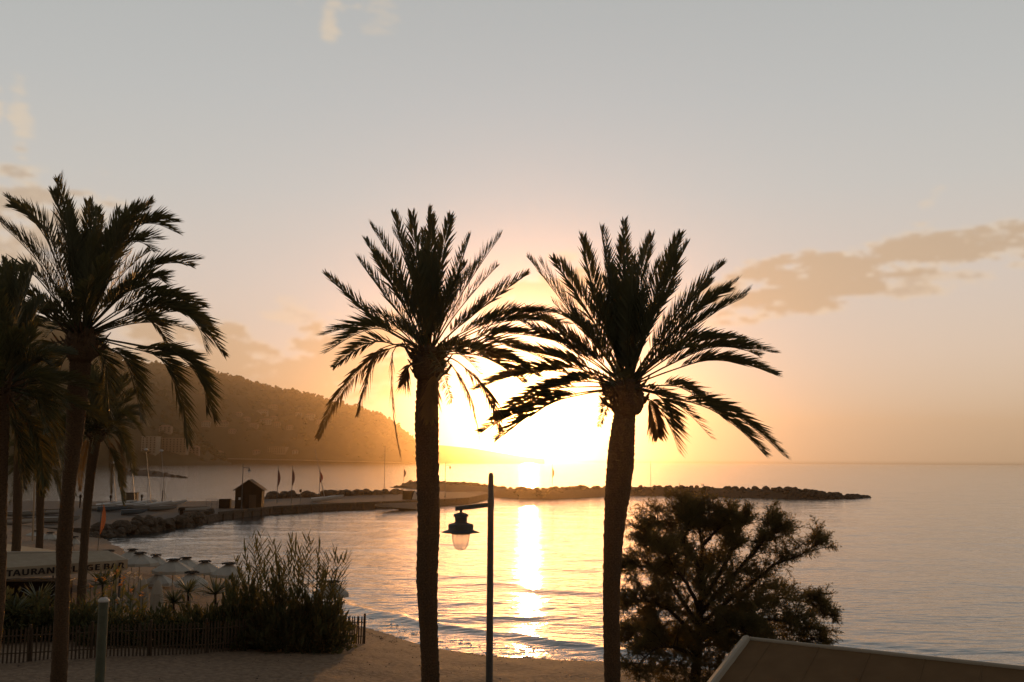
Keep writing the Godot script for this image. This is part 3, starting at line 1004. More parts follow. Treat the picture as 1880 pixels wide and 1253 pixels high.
func make_reeds() -> void:
	var green := mat("reed leaf", Color(.034, .036, .014), 0.85, 0.2)
	green.backlight_enabled = true
	green.backlight = Color(.14, .12, .04).linear_to_srgb()
	var tops := [[432, 1032], [448, 1010], [462, 990], [470, 1000], [478, 985], [490, 1020], [500, 995], [507, 1008], [516, 1025], [525, 1040], [535, 992], [542, 1002], [550, 1015], [563, 988], [570, 1000], [580, 1020], [586, 1004], [597, 1012], [604, 1030], [616, 1014], [622, 1030], [632, 1022], [640, 1018], [455, 1045], [485, 1050], [512, 1050], [548, 1048], [575, 1050], [600, 1055], [620, 1060], [440, 1055], [470, 1040], [530, 1020], [560, 1030], [590, 1040], [630, 1075], [610, 1080]]
	var root := thing("giant_reed", "tall clump of giant reed growing behind the end of the picket fence", "reeds", under(at(545, 1185, 37.5)))
	for n in int(tops.size() * 1.5):
		var q: Array = tops[n] if n < tops.size() else [tops[n - tops.size()][0] + rnd(-14, 14), tops[n - tops.size()][1] + rnd(12, 60)]
		var depth := rnd(36.6, 39.5)
		var top := at(q[0], q[1], depth)
		var foot := under(top + Vector3((545 - q[0]) * 0.004 + rnd(-0.2, 0.2), 0, rnd(-.2, .2)))
		var bend := foot.lerp(top, 0.55) + Vector3((545 - q[0]) * 0.0016, 0, 0)
		var line := [foot - root.position, bend - root.position, top - root.position]
		var s := Shape.new()
		var path := []
		var radii := []
		for k in 9:
			path.append(spline(line, k / 8.0))
			radii.append(lerpf(0.016, 0.004, k / 8.0))
		s.tube(path, radii, 5)
		var turn := rnd(0, TAU)
		for k in 26:
			var t := 0.16 + 0.84 * k / 25.0
			var a := turn + PI * (k % 2) + rnd(-0.5, 0.5)
			var out := Vector3(cos(a), 0, sin(a))
			var rise := lerpf(0.5, 2.0, pow(t, 2.4))
			leaf_blade(s, spline(line, t), out + Vector3(0, rise, 0), rnd(0.5, 0.8) * (1.0 - 0.25 * t), 0.058, 0.28 * (1.2 - t), 4)
		put("cane", s.done(), green, root)

func bush_leaves(seed_: int, count: int, leaf: float, slim: float) -> ArrayMesh:      # leaves through the volume of a unit dome
	var r := RandomNumberGenerator.new()
	r.seed = seed_
	var f := FastNoiseLite.new()
	f.seed = seed_
	f.frequency = 1.6
	var s := Shape.new()
	var made := 0
	while made < count:
		var d := Vector3(r.randf_range(-1, 1), r.randf_range(0, 1), r.randf_range(-1, 1))
		var bound := 0.78 + 0.55 * f.get_noise_3dv(d.normalized() * 1.3)
		if d.length() > bound or d.length() < bound * 0.35: continue
		made += 1
		var w := (d + Vector3(r.randf_range(-0.7, 0.7), r.randf_range(-0.2, 0.9), r.randf_range(-0.7, 0.7))).normalized()
		var side := w.cross(Vector3(r.randf_range(-1, 1), r.randf_range(-1, 1), 0.3)).normalized()
		var l := leaf * r.randf_range(0.6, 1.2)
		s.quad(d, d + w * l * 0.45 + side * l * slim, d + w * l, d + w * l * 0.45 - side * l * slim)
	return s.done()

func make_undergrowth() -> void:
	var green := mat("shrub leaf", Color(.032, .034, .015), 0.7, 0.25)
	green.backlight_enabled = true
	green.backlight = Color(.10, .09, .03).linear_to_srgb()
	var wood: Material = mats["tamarisk bark"]
	var kinds := [bush_leaves(1, 1500, 0.16, 0.24), bush_leaves(2, 1500, 0.19, 0.18), bush_leaves(3, 1400, 0.24, 0.13)]
	# [x, foot y, depth, half width, height, label]
	var list := [
		[-20, 0, 36.2, 1.7, 1.35, "dark shrub under the near end of the restaurant awning"], [60, 0, 36.6, 1.6, 1.2, "round dark shrub behind the fence at the tall palm"], [140, 0, 37.0, 1.3, 1.05, "low dark shrub between the tall palm and the canna flowers"],
		[210, 0, 36.2, 1.3, 1.0, "low shrub in front of the canna flowers"], [290, 0, 36.5, 1.4, 1.05, "shrub behind the fence in front of the upright boards"], [370, 0, 36.8, 1.5, 1.25, "dense shrub behind the fence beside the spiky dragon plants"], [440, 0, 37.0, 1.5, 1.9, "dense shrub at the foot of the reeds"], [520, 0, 36.6, 1.5, 1.9, "leafy shrub within the reed clump"], [590, 0, 36.9, 1.25, 1.75, "last leafy shrub before the open end of the fence"]]
	for k in list.size():
		var q: Array = list[k]
		var p := under(at(q[0], 1190, q[2]))
		var root := thing("shrub", q[5], "shrub", p, k * 1.3, "shrubs along the picket fence")
		put("foliage", kinds[k % 3], green, root, Transform3D(Basis().scaled(Vector3(q[3] * 1.1, q[4] * 1.3, q[3] * 0.85)), Vector3(0, 0.02, 0)))
		put("foliage", kinds[(k + 1) % 3], green, root, Transform3D(Basis(Vector3.UP, 2.0).scaled(Vector3(q[3] * 0.85, q[4] * 0.85, q[3] * 0.7)), Vector3(0, 0.02, 0)))
		var s := Shape.new()
		for j in 6:
			var a := rnd(0, TAU)
			s.tube([Vector3(0, -0.05, 0), Vector3(cos(a) * 0.25 * q[3], q[4] * 0.35, sin(a) * 0.2), Vector3(cos(a) * 0.55 * q[3], q[4] * 0.7, sin(a) * 0.45)], [0.035, 0.02, 0.008], 5)
		put("stem", s.smooth().done(), wood, root)
	# spiky rosettes
	var spike := mat("dragon plant leaf", Color(.045, .052, .025), 0.5, 0.4)
	spike.backlight_enabled = true
	spike.backlight = Color(.12, .11, .04).linear_to_srgb()
	for q in [[345, 1088, 39.5, .75, "spiky dragon plant in front of the widest parasol"], [395, 1092, 39.0, .8, "spiky dragon plant beside the dense fence shrub"], [428, 1085, 40.0, .7, "spiky dragon plant against the edge of the reeds"], [70, 1105, 38.0, .8, "spiky dragon plant below the word restaurant"], [22, 1130, 36.0, .8, "low spiky plant at the foot of the bar counter"], [318, 1108, 38.6, .6, "short spiky plant among the fence shrubs"], [188, 1074, 41.5, .75, "spiky plant rising in front of the awning lettering"]]:
		var heart := at(q[0], q[1], q[2])
		var foot := under(heart)
		var root := thing("dragon_plant", q[4], "plant", foot, 0.0, "spiky plants behind the fence")
		var c := heart - foot
		var s := Shape.new()
		s.tube([Vector3(0, -0.05, 0), c * 0.5 + Vector3(0.05, 0, 0), c], [0.06, 0.05, 0.05], 7)
		put("stem", s.smooth().done(), wood, root)
		for k in 60:
			var a := rnd(0, TAU)
			var leaf := Shape.new()
			leaf_blade(leaf, c, Vector3(cos(a), rnd(-0.1, 1.8), sin(a)), q[3] * rnd(0.9, 1.45), 0.075, rnd(0.0, 0.3), 3)
			put("leaf", leaf.done(), spike, root)
	# canna lilies with orange flowers, and one broad-leaved banana
	var broad := mat("canna leaf", Color(.05, .055, .022), 0.5, 0.4)
	broad.backlight_enabled = true
	broad.backlight = Color(.20, .17, .05).linear_to_srgb()
	var petal := mat("canna petal", Color(.62, .22, .05), 0.6, 0.3)
	petal.backlight_enabled = true
	petal.backlight = Color(.6, .28, .08).linear_to_srgb()
	var pale := mat("pale petal", Color(.72, .55, .36), 0.6, 0.3)
	pale.backlight_enabled = true
	pale.backlight = Color(.6, .45, .28).linear_to_srgb()
	var heads := [[175, 1064, 0], [190, 1062, 0], [205, 1055, 1], [213, 1050, 0], [226, 1058, 0], [237, 1054, 1], [246, 1056, 1], [258, 1060, 1], [222, 1072, 0], [200, 1080, 0], [240, 1085, 0], [262, 1090, 0], [180, 1090, 0], [166, 1075, 0], [215, 1105, 0], [252, 1120, 0]]
	for k in heads.size():
		var q: Array = heads[k]
		var top := at(q[0], q[1], rnd(38.6, 41.0))
		var foot := under(top)
		var root := thing("canna_lily", "canna lily with %s flower beside the restaurant awning" % ("a pale cream" if q[2] else "an orange"), "flower", foot, 0.0, "canna lilies with %s flowers" % ("cream" if q[2] else "orange"))
		var c := top - foot
		var s := Shape.new()
		s.tube([Vector3(0, -0.05, 0), c * 0.5, c], [0.02, 0.016, 0.01], 5)
		put("stem", s.done(), broad, root)
		for j in 7:
			var a := rnd(0, TAU)
			var leaf := Shape.new()
			leaf_blade(leaf, c * (0.15 + 0.1 * j), Vector3(cos(a), rnd(0.8, 2.0), sin(a)), rnd(0.4, 0.6), 0.15, 0.25, 4)
			put("leaf", leaf.done(), broad, root)
		for j in 7:
			var a := rnd(0, TAU)
			var leaf := Shape.new()
			leaf_blade(leaf, c - Vector3(0, rnd(-0.05, 0.12), 0), Vector3(cos(a), rnd(0.0, 1.2), sin(a)), rnd(0.11, 0.19), 0.09, 0.2, 3)
			put("petal", leaf.done(), pale if q[2] else petal, root)
	var heart := at(210, 1066, 42.0)
	var foot := under(heart)
	var root := thing("banana_plant", "young banana plant with broad upright leaves beside the awning's end", "plant", foot)
	var s := Shape.new()
	s.tube([Vector3(0, -0.05, 0), (heart - foot) * 0.6, heart - foot], [0.09, 0.08, 0.05], 8)
	put("stem", s.smooth().done(), broad, root)
	for q in [[-.2, 2.2], [.45, 2.0], [.8, 1.5], [-.6, 1.6], [.2, 2.6], [1.1, 1.0], [-1.0, 1.1]]:
		var leaf := Shape.new()
		leaf_blade(leaf, (heart - foot) * 0.95, Vector3(q[0], q[1], rnd(-.5, .5)), rnd(0.85, 1.15), 0.24, 0.2, 5)
		put("leaf", leaf.done(), broad, root)

# ---------------------------------------------------------------- fence, posts, lamps
func make_fence() -> void:
	var wood := mat("grey fence wood", Color(.085, .058, .036), 0.85, 0.2)
	grain(wood, Color(.05, .033, .02), Color(.115, .08, .052), 0.06, 0.5, 0.4, 50, 256)
	var a := standing(668, 1182)
	var b := standing(380, 1200)
	var c := standing(-70, 1222)
	var root := thing("picket_fence", "weathered wooden picket fence along the edge of the beach garden", "fence", a)
	var picket := Shape.new()
	picket.box(turned(Vector3(0, 0.5, 0)), Vector3(0.055, 1.06, 0.022), 0.004)
	picket.tri(Vector3(-0.027, 1.03, -0.011), Vector3(0.027, 1.03, -0.011), Vector3(0, 1.09, 0))
	picket.tri(Vector3(-0.027, 1.03, 0.011), Vector3(0.027, 1.03, 0.011), Vector3(0, 1.09, 0))
	var mesh := picket.done()
	var line := [a, b, c]
	var total: float = (b - a).length() + (c - b).length()
	var count := int(total / 0.118)
	for k in count:
		var p := along_line(line, (k + 0.5) / count)
		var d := along_line(line, (k + 1.0) / count) - along_line(line, float(k) / count)
		p.y = ground(p.x, p.z)
		put("picket", mesh, wood, root, Transform3D(Basis(Vector3.UP, atan2(-d.z, d.x)) * Basis(Vector3.BACK, rnd(-0.045, 0.045)) * Basis(Vector3.RIGHT, rnd(-0.03, 0.03)), p - a + Vector3(0, rnd(-0.03, 0.02), 0)))
	for k in 9:
		var p := along_line(line, k / 8.0)
		var q := along_line(line, minf((k + 1) / 8.0, 1.0))
		p.y = ground(p.x, p.z)
		q.y = ground(q.x, q.z)
		var s := Shape.new()
		var back := Vector3(0, 0, -0.04)
		s.box(turned(p - a + back * 1.8 + Vector3(0, 0.56, 0)), Vector3(0.08, 1.2, 0.08), 0.008)
		put("post", s.done(), wood, root)
		if k < 8:
			for h in [0.28, 0.82]:
				var r := Shape.new()
				var from := p - a + back + Vector3(0.05, h, 0)
				var to := q - a + back + Vector3(0.05, h, 0)
				r.box(bar(from, to), Vector3(0.03, (to - from).length() - 0.02, 0.05), 0.004)
				put("rail", r.done(), wood, root)

func lamp_shape(root: Node3D, height: float, reach: float) -> void:      # a post with a short arm from which a bell lantern hangs
	var metal: Material = mats["lamp metal"]
	var s := Shape.new()
	s.lathe(Transform3D(), [Vector2(0.13, -0.1), Vector2(0.13, 0.25), Vector2(0.1, 0.32), Vector2(0.075, 0.5), Vector2(0.064, 0.9), Vector2(0.052, height - 0.6), Vector2(0.056, height - 0.57), Vector2(0.056, height - 0.45), Vector2(0.045, height - 0.42), Vector2(0.044, height - 0.05), Vector2(0.03, height - 0.01), Vector2(0.0, height)], 18)
	put("post", s.smooth().done(), metal, root)
	s = Shape.new()
	s.box(bar(Vector3(-0.03, height - 0.54, 0), Vector3(-reach - 0.1, height - 0.61, 0)), Vector3(0.075, reach + 0.07, 0.06), 0.008)
	put("arm", s.done(), metal, root)
	var y := height - 0.64
	var lantern := Shape.new()
	var t := Transform3D(Basis(), Vector3(-reach, 0, 0))
	var profile := []
	for p in [[.0, .02], [.022, .02], [.022, -.03], [.085, -.045], [.125, -.065], [.128, -.10], [.105, -.105], [.10, -.185], [.115, -.20], [.205, -.225], [.212, -.235], [.212, -.315], [.235, -.325], [.31, -.352], [.315, -.366], [.16, -.372], [.15, -.362]]: profile.append(Vector2(p[0], y + p[1]))
	lantern.lathe(t, profile, 28)
	var housing := put("lantern", lantern.done(), metal, root)
	var bowl := Shape.new()
	profile = []
	for k in 13:
		var a := PI / 2.0 * k / 12.0
		profile.append(Vector2(0.152 * pow(cos(a), 0.62), y - 0.37 - 0.29 * sin(a)))
	bowl.lathe(t, profile, 28)
	put("glass_bowl", bowl.smooth().done(), mats["lamp glass"], housing)
	var rim := Shape.new()
	rim.lathe(t, [Vector2(.150, y - .366), Vector2(.162, y - .372), Vector2(.162, y - .39), Vector2(.150, y - .394)], 28)
	put("rim", rim.done(), metal, housing)

func make_lamps() -> void:
	var metal := mat("lamp metal", Color(.05, .05, .045), 0.45, 0.5)
	grain(metal, Color(.035, .036, .032), Color(.07, .068, .06), 0.05, 0.7, 0.0, 51, 128)
	metal.roughness = 0.5
	var glass := mat("lamp glass", Color(.9, .92, .9), 0.08, 0.5)
	glass.albedo_color.a = 0.35
	glass.transparency = BaseMaterial3D.TRANSPARENCY_ALPHA
	var top := at(901.5, 868, 17.0)
	var foot := under(top)
	var root := thing("street_lamp", "street lamp with bell lantern between the two date palms", "street lamp", foot, 0.0, "street lamps with bell lanterns")
	lamp_shape(root, top.y - foot.y, 0.50)
	for q in [[443, 936, 852, "street lamp standing at the corner of the wooden hut", PI], [817, 914, 850, "street lamp where the quay joins the breakwater", PI]]:
		var p := on_level(q[0], q[1], QUAY_TOP)
		var lamp := thing("street_lamp", q[3], "street lamp", p, q[4], "street lamps with bell lanterns")
		var high := (at(q[0], q[2], -(eye_basis.inverse() * (p - EYE)).z) - p).y
		lamp_shape(lamp, high, 0.9)
	# a plain green post close by
	var paint := mat("green painted post", Color(.075, .085, .055), 0.55, 0.4)
	grain(paint, Color(.055, .062, .04), Color(.09, .10, .066), 0.03, 0.6, 0.0, 52, 128)
	paint.roughness = 0.55
	var up := at(190, 1102, 15.0)
	var low := under(at(183, 1253, 15.0))
	var post := thing("post", "plain green metal post with a pale cap in front of the fence", "post", low)
	var s := Shape.new()
	s.tube([Vector3(0, -0.1, 0), up - low], [0.075, 0.07], 20)
	put("shaft", s.smooth().done(), paint, post)
	s = Shape.new()
	s.lathe(Transform3D(Basis(), up - low), [Vector2(0.074, -0.03), Vector2(0.08, -0.025), Vector2(0.08, 0.0), Vector2(0.05, 0.03), Vector2(0, 0.035)], 20)
	put("cap", s.smooth().done(), mat("pale cap", Color(.42, .40, .36), 0.5), post)
# ---------------------------------------------------------------- quay, breakwater, rocks
var boulders := []

func pile_rocks(root: Node3D, spots: Array, most: int, material: Material) -> void:      # spots: [place, size]; the largest become stones of their own
	spots.sort_custom(func(a, b): return a[2] > b[2])
	var rest := []
	for k in spots.size():
		var q: Array = spots[k]
		var t := Transform3D(Basis.from_euler(Vector3(rnd(-0.5, 0.5), rnd(0, TAU), rnd(-0.5, 0.5))).scaled_local(Vector3(rnd(0.85, 1.25), rnd(0.8, 1.1), rnd(0.85, 1.2)) * q[1]), q[0] - root.position)
		if k < most: put("boulder", boulders[k % boulders.size()], material, root, t)
		else: rest.append(t)
	if rest: scatter("small_rocks", boulders[0], material, rest, root, "stuff")

func mound(root: Node3D, line: Array, wide: float, tall: Callable, material: Material) -> void:     # the packed core that the stones lie on
	var s := Shape.new()
	s.grid(90, 10, func(u: float, w: float) -> Vector3:
		var p := along_line(line, u)
		var d := (along_line(line, minf(u + 0.01, 1.0)) - along_line(line, maxf(u - 0.01, 0.0))).normalized()
		var across := Vector3(d.z, 0, -d.x)
		var h: float = tall.call(u)
		return p + across * (w - 0.5) * wide * lerpf(0.3, 1.0, minf(1.0, h / 1.4)) + Vector3(0, -0.6 + (h + 0.25) * pow(sin(PI * w), 0.8) - root.position.y, 0) - Vector3(root.position.x, 0, root.position.z))
	put("core", s.smooth().done(), material, root)

func make_quay() -> void:
	for k in 7: boulders.append(rock_shape(k + 1))
	var rock := mat("breakwater stone", Color(.12, .09, .065), 0.85, 0.2)
	grain(rock, Color(.035, .026, .018), Color(.13, .10, .07), 0.02, 3.0, 4.0, 60)
	var concrete := mat("quay concrete", Color(.22, .18, .14), 0.8, 0.25)
	grain(concrete, Color(.045, .034, .024), Color(.115, .088, .063), 0.02, 5.0, 1.0, 61)
	# the quay: a slab with a kerb along the water
	var s := Shape.new()
	var cut := Geometry2D.triangulate_polygon(quay_shape)
	for k in range(0, cut.size(), 3):
		var v := []
		for j in 3: v.append(Vector3(quay_shape[cut[k + j]].x, QUAY_TOP, quay_shape[cut[k + j]].y))
		s.tri(v[0], v[1], v[2])
	for k in quay_shape.size():
		var a := quay_shape[k]
		var b := quay_shape[(k + 1) % quay_shape.size()]
		s.quad(Vector3(a.x, QUAY_TOP, a.y), Vector3(b.x, QUAY_TOP, b.y), Vector3(b.x, -2.5, b.y), Vector3(a.x, -2.5, a.y))
	var quay := thing("quay", "long low concrete quay reaching out to the breakwater", "quay")
	put("deck", s.done(), concrete, quay)
	for k in range(4, 10):
		var a := Vector3(quay_shape[k].x, QUAY_TOP + 0.06, quay_shape[k].y)
		var b := Vector3(quay_shape[k + 1].x, QUAY_TOP + 0.06, quay_shape[k + 1].y)
		var n := int((b - a).length() / 4.0)
		for j in n:
			var kerb := Shape.new()
			var p := a.lerp(b, (j + 0.02) / n)
			var q := a.lerp(b, (j + 0.98) / n)
			kerb.box(bar(p, q), Vector3(0.4, (q - p).length(), 0.24), 0.03)
			put("kerb", kerb.done(), concrete, quay)
	for k in 14:      # timber fenders and ladders at the water's edge
		var p := along_line([Vector3(quay_shape[4].x, 0, quay_shape[4].y), Vector3(quay_shape[5].x, 0, quay_shape[5].y), Vector3(quay_shape[7].x, 0, quay_shape[7].y)], (k + 0.5) / 14.0)
		var f := Shape.new()
		f.box(turned(p + Vector3(0, 0.35, 0.14)), Vector3(0.3, 1.1, 0.25), 0.03)
		put("fender", f.done(), mats["grey fence wood"], quay)
	# the sloping boat ramp at its end
	s = Shape.new()
	var r0 := on_level(688, 926, 1.2)
	var r1 := on_level(782, 922, 1.2)
	var r2 := on_level(790, 934, 0.1)
	var r3 := on_level(742, 934.5, 0.1)
	s.quad(r0 + Vector3(0, .02, 0), r1 + Vector3(0, .02, 0), r2, r3)
	s.quad(r0 - Vector3(0, .3, 0), r1 - Vector3(0, .3, 0), r2 - Vector3(0, .3, 0), r3 - Vector3(0, .3, 0))
	s.quad(r0, r3, r3 - Vector3(0, .3, 0), r0 - Vector3(0, .3, 0))
	s.quad(r3, r2, r2 - Vector3(0, .3, 0), r3 - Vector3(0, .3, 0))
	tag(put("boat_ramp", s.done(), grain(mat("ramp concrete", Color(.3, .26, .2), 0.7), Color(.24, .2, .16), Color(.36, .31, .25), 0.03, 4.0, 0.0, 63, 128)), "pale sloping boat ramp at the quay's edge behind the straight palm", "ramp")
	# stones along the seaward side of the quay
	var back := []
	for p in [[490, 924], [560, 921], [640, 918], [740, 914.5]]: back.append(on_level(p[0], p[1], 0.0))
	var root := thing("rock_bank", "bank of dark boulders along the seaward side of the quay", "rocks", back[0])
	var spots := []
	for k in 110:
		var p := along_line(back, rng.randf()) + Vector3(rnd(-.5, .5), 0, rnd(-2.5, 2.5))
		var size := rnd(1.0, 2.1)
		spots.append([p + Vector3(0, rnd(0.5, 1.5), 0), size, size])
	pile_rocks(root, spots, 110, rock)
	# boulders facing the beach
	var front := []
	for p in [[150, 992], [200, 987], [270, 978], [345, 966], [372, 958]]: front.append(on_level(p[0], p[1], 0.0))
	root = thing("rock_bank", "bank of rounded boulders where the quay meets the beach", "rocks", front[1])
	spots = []
	for k in 130:
		var u := rng.randf()
		var h := rng.randf()
		var p := along_line(front, u) + Vector3(rnd(-.4, .4), 0, 0.6 - 3.4 * h)
		var size := rnd(0.8, 1.7)
		spots.append([p + Vector3(0, -0.1 + 1.25 * h, 0), size, size])
	pile_rocks(root, spots, 130, rock)
	# the breakwater
	var line := []
	for p in [[712, 896], [760, 897], [850, 903], [930, 914], [1000, 916.5], [1060, 913.5], [1110, 911], [1200, 909.5], [1300, 911.5], [1400, 914.5], [1500, 917], [1570, 917], [1606, 915]]:
		line.append(on_level(p[0], p[1], 0.0) + Vector3(0, 0, -4.2))
	root = thing("breakwater", "long low breakwater of piled boulders across the bay", "breakwater", line[5])
	var tall := func(u: float) -> float: return 2.2 * smoothstep(0.0, 0.045, u) * (1.0 - 0.85 * smoothstep(0.86, 1.0, u))
	mound(root, line, 9.0, tall, rock)
	spots = []
	for k in 620:
		var u := rng.randf()
		if rng.randf() < 0.18: u = rnd(0.86, 1.0)
		var w := rnd(0.0, 0.62)
		var h: float = tall.call(u)
		var p := along_line(line, u)
		p += Vector3(0, -0.45 + (h + 0.15) * pow(sin(PI * clampf(w, 0.03, 0.97)), 0.75), (0.5 - w) * 9.0 * lerpf(0.35, 1.0, minf(1.0, h / 1.4)))
		var size := rnd(0.75, 1.5) * (1.35 if rng.randf() < 0.2 else 1.0)
		spots.append([p, size, size * (1.0 if w < 0.55 else 0.5)])
	pile_rocks(root, spots, 300, rock)
	# two spits of rock further up the bay
	for q in [[[[228, 872], [262, 874], [300, 876], [338, 878.4]], 2.9, 11.0, 2.4, "low dark spit of rocks reaching out past the catamaran masts", 70], [[[150, 850], [250, 851], [330, 850.5], [396, 848.5]], 8.5, 40.0, 9.0, "far low spit of rocks beneath the wooded cape", 50]]:
		var way := []
		for p in q[0]: way.append(on_level(p[0], p[1], 0.0) + Vector3(0, 0, -q[2] * 0.4))
		root = thing("rock_spit", q[4], "rocks", way[1])
		var high: float = q[1]
		var shape := func(u: float) -> float: return high * (1.0 - 0.9 * smoothstep(0.35, 1.0, u))
		mound(root, way, q[2], shape, rock)
		spots = []
		for k in q[5]:
			var u := rng.randf()
			var size: float = q[3] * rnd(0.6, 1.2) * (1.0 - 0.4 * u)
			var h: float = shape.call(u)
			spots.append([along_line(way, u) + Vector3(0, h * rnd(0.0, 0.85), rnd(0.0, 0.4) * q[2]), size, size])
		pile_rocks(root, spots, q[5], rock)

# ---------------------------------------------------------------- things on the quay
func depth_of(p: Vector3) -> float:
	return -(eye_basis.inverse() * (p - EYE)).z

func on_quay(px: float, py: float) -> Vector3:
	var p := on_level(px, py, QUAY_TOP)
	return Vector3(p.x, maxf(QUAY_TOP, footing(p.x, p.z)), p.z)

func make_quay_things() -> void:
	var dark := mat("dark stained boards", Color(.055, .036, .024), 0.85, 0.2)
	grain(dark, Color(.014, .009, .006), Color(.036, .024, .016), 0.05, 1.2, 0.5, 70, 256)
	var roof := mat("hut roofing", Color(.06, .045, .036), 0.9, 0.2)
	# the hut
	var p := on_quay(455, 934)
	var m := depth_of(p) / FOCAL           # metres to a pixel there
	var hut := thing("hut", "small dark wooden hut with a pitched roof standing on the quay", "hut", p, 0.12)
	var w := 48 * m
	var h := 34 * m
	var deep := 3.4
	var s := Shape.new()
	s.box(turned(Vector3(0, h / 2, -deep / 2)), Vector3(w - 0.06, h, deep - 0.06))
	put("wall", s.done(), dark, hut)
	var apex := 52 * m
	s = Shape.new()
	for z in [-0.03, -deep + 0.03]: s.tri(Vector3(-w / 2 + .03, h, z), Vector3(w / 2 - .03, h, z), Vector3(0, apex - 0.08, z))
	put("gable", s.done(), dark, hut)
	var n := int(w / 0.2)
	for k in n:
		var x := -w / 2 + (k + 0.5) * w / n
		var b := Shape.new()
		var top := h + (apex - h) * (1.0 - absf(x) / (w / 2)) - 0.12
		b.box(turned(Vector3(x, top / 2, 0.0)), Vector3(w / n - 0.014, top, 0.03), 0.004)
		put("board", b.done(), dark, hut)
	for side in [-1.0, 1.0]:
		var r := Shape.new()
		var a := Vector3(0, apex, 0)
		var e := Vector3(side * 28 * m, h - 0.12, 0)
		r.box(bar(a, e).translated(Vector3(0, 0, -deep / 2 + 0.05)), Vector3(0.09, (e - a).length(), deep + 0.5) if absf(bar(a, e).basis.x.z) < 0.5 else Vector3(deep + 0.5, (e - a).length(), 0.09), 0.01)
		put("roof", r.done(), roof, hut)
	var d := Shape.new()
	d.box(turned(Vector3(w * 0.16, 0.98, 0.035)), Vector3(1.0, 1.95, 0.05), 0.01)
	var door := put("door", d.done(), mat("hut door", Color(.075, .05, .032), 0.8), hut)
	d = Shape.new()
	d.box(turned(Vector3(w * 0.16 - 0.4, 1.0, 0.075)), Vector3(0.04, 0.14, 0.04), 0.01)
	put("handle", d.done(), mats["lamp metal"], door)
	d = Shape.new()
	d.box(turned(Vector3(-w * 0.33, 1.4, 0.03)), Vector3(0.28, 0.34, 0.03), 0.005)
	put("notice", d.done(), mat("white notice", Color(.55, .52, .47), 0.7), hut)
	# boxes beside it
	for q in [[411, 934, 20, 16, "dark storage box beside the wooden hut", dark], [239.5, 927, 19, 21, "tall brown cabinet among the beached boats", mat("brown cabinet", Color(.11, .075, .045), 0.75)]]:
		var c := on_quay(q[0], q[1])
		var k := depth_of(c) / FOCAL
		var box := thing("storage_box", q[4], "box", c, 0.1)
		var b := Shape.new()
		b.box(turned(Vector3(0, q[3] * k / 2, -0.7)), Vector3(q[2] * k, q[3] * k, 1.2), 0.03)
		put("body", b.done(), q[5], box)
		b = Shape.new()
		b.box(turned(Vector3(0, q[3] * k + 0.04, -0.7)), Vector3(q[2] * k + 0.1, 0.07, 1.3), 0.02)
		put("lid", b.done(), q[5], box)
	# the pale kiosk at the quay's far end
	var c := on_quay(751, 918)
	var k2 := depth_of(c) / FOCAL
	var kiosk := thing("kiosk", "small kiosk with a pale slanting front beside the straight palm's trunk", "kiosk", c, -0.15)
	var b2 := Shape.new()
	b2.box(turned(Vector3(-0.4, 8 * k2, -1.2)), Vector3(18 * k2, 16 * k2, 2.2), 0.04)
	put("body", b2.done(), dark, kiosk)
	b2 = Shape.new()
	b2.quad(Vector3(0.6, 0.1, 0.3), Vector3(2.0, 0.1, 0.1), Vector3(1.7, 15 * k2, -0.5), Vector3(0.9, 15 * k2, -0.3))
	put("front", b2.done(), mat("pale panel", Color(.42, .37, .3), 0.7), kiosk)
	# railing
	c = on_quay(388, 934)
	k2 = depth_of(c) / FOCAL
	var rail := thing("railing", "thin metal railing between the dinghy and the dark storage box", "railing", c)
	for x in [-10.0, 0.0, 10.0]:
		var t := Shape.new()
		t.tube([Vector3(x * k2, 0, 0), Vector3(x * k2, 17 * k2, 0)], [0.03, 0.03], 6)
		put("post", t.done(), mats["lamp metal"], rail)
	for y in [17.0, 8.0]:
		var t := Shape.new()
		t.tube([Vector3(-10 * k2, y * k2, 0), Vector3(10 * k2, y * k2, 0)], [0.03, 0.03], 6)
		put("bar", t.done(), mats["lamp metal"], rail)
	# furled flags and bare poles: x, foot y, top y, flag top, flag bottom, colour, width
	var cloth := {"dark": mat("dark flag cloth", Color(.06, .03, .03), 0.8), "red": mat("red flag cloth", Color(.14, .022, .016), 0.8), "orange": mat("orange flag cloth", Color(.26, .10, .045), 0.8)}
	for f in cloth.values():
		f.backlight_enabled = true
		f.backlight = f.albedo_color
	for q in [[508, 925, 858, 862, 893, "dark", 5, "dark furled flag on a pole next to the wooden hut"], [534.5, 925, 856, 861, 892, "dark", 5, "dark furled flag between the hut and the small square sign"], [585.5, 921, 858, 866, 886, "red", 6, "red furled flag on a pole beside the catamaran"], [704.5, 917, 820, 0, 0, "", 0, "tall thin bare mast on the quay before the breakwater's end"], [741, 884, 858, 861, 876, "dark", 4, "short marker pole on the breakwater's blunt end"], [1014, 889, 853, 858, 878, "red", 3.5, "thin pole with a rag of red cloth on the breakwater"], [1195, 892, 848, 0, 0, "", 0, "thin bare pole standing on the breakwater"], [297, 927, 901, 0, 0, "", 0, "short thick mooring pole among the beached boats"]]:
		var level := QUAY_TOP if q[0] < 720 else 2.0
		var at_foot := on_level(q[0], q[1], level)
		if q[0] < 720: at_foot.y = footing(at_foot.x, at_foot.z)
		var u := depth_of(at_foot) / FOCAL
		var pole := thing("flagpole" if q[6] else "pole", q[7], "flag" if q[6] else "pole", at_foot, 0.0, "poles along the quay and breakwater")
		var high: float = (q[1] - q[2]) * u
		var t := Shape.new()
		var thick := 0.14 if q[0] == 297 else 0.06
		t.tube([Vector3(0, -0.4, 0), Vector3(0.004 * high, high, 0)], [thick, thick * 0.6], 7)
		put("pole", t.smooth().done(), mats["lamp metal"], pole)
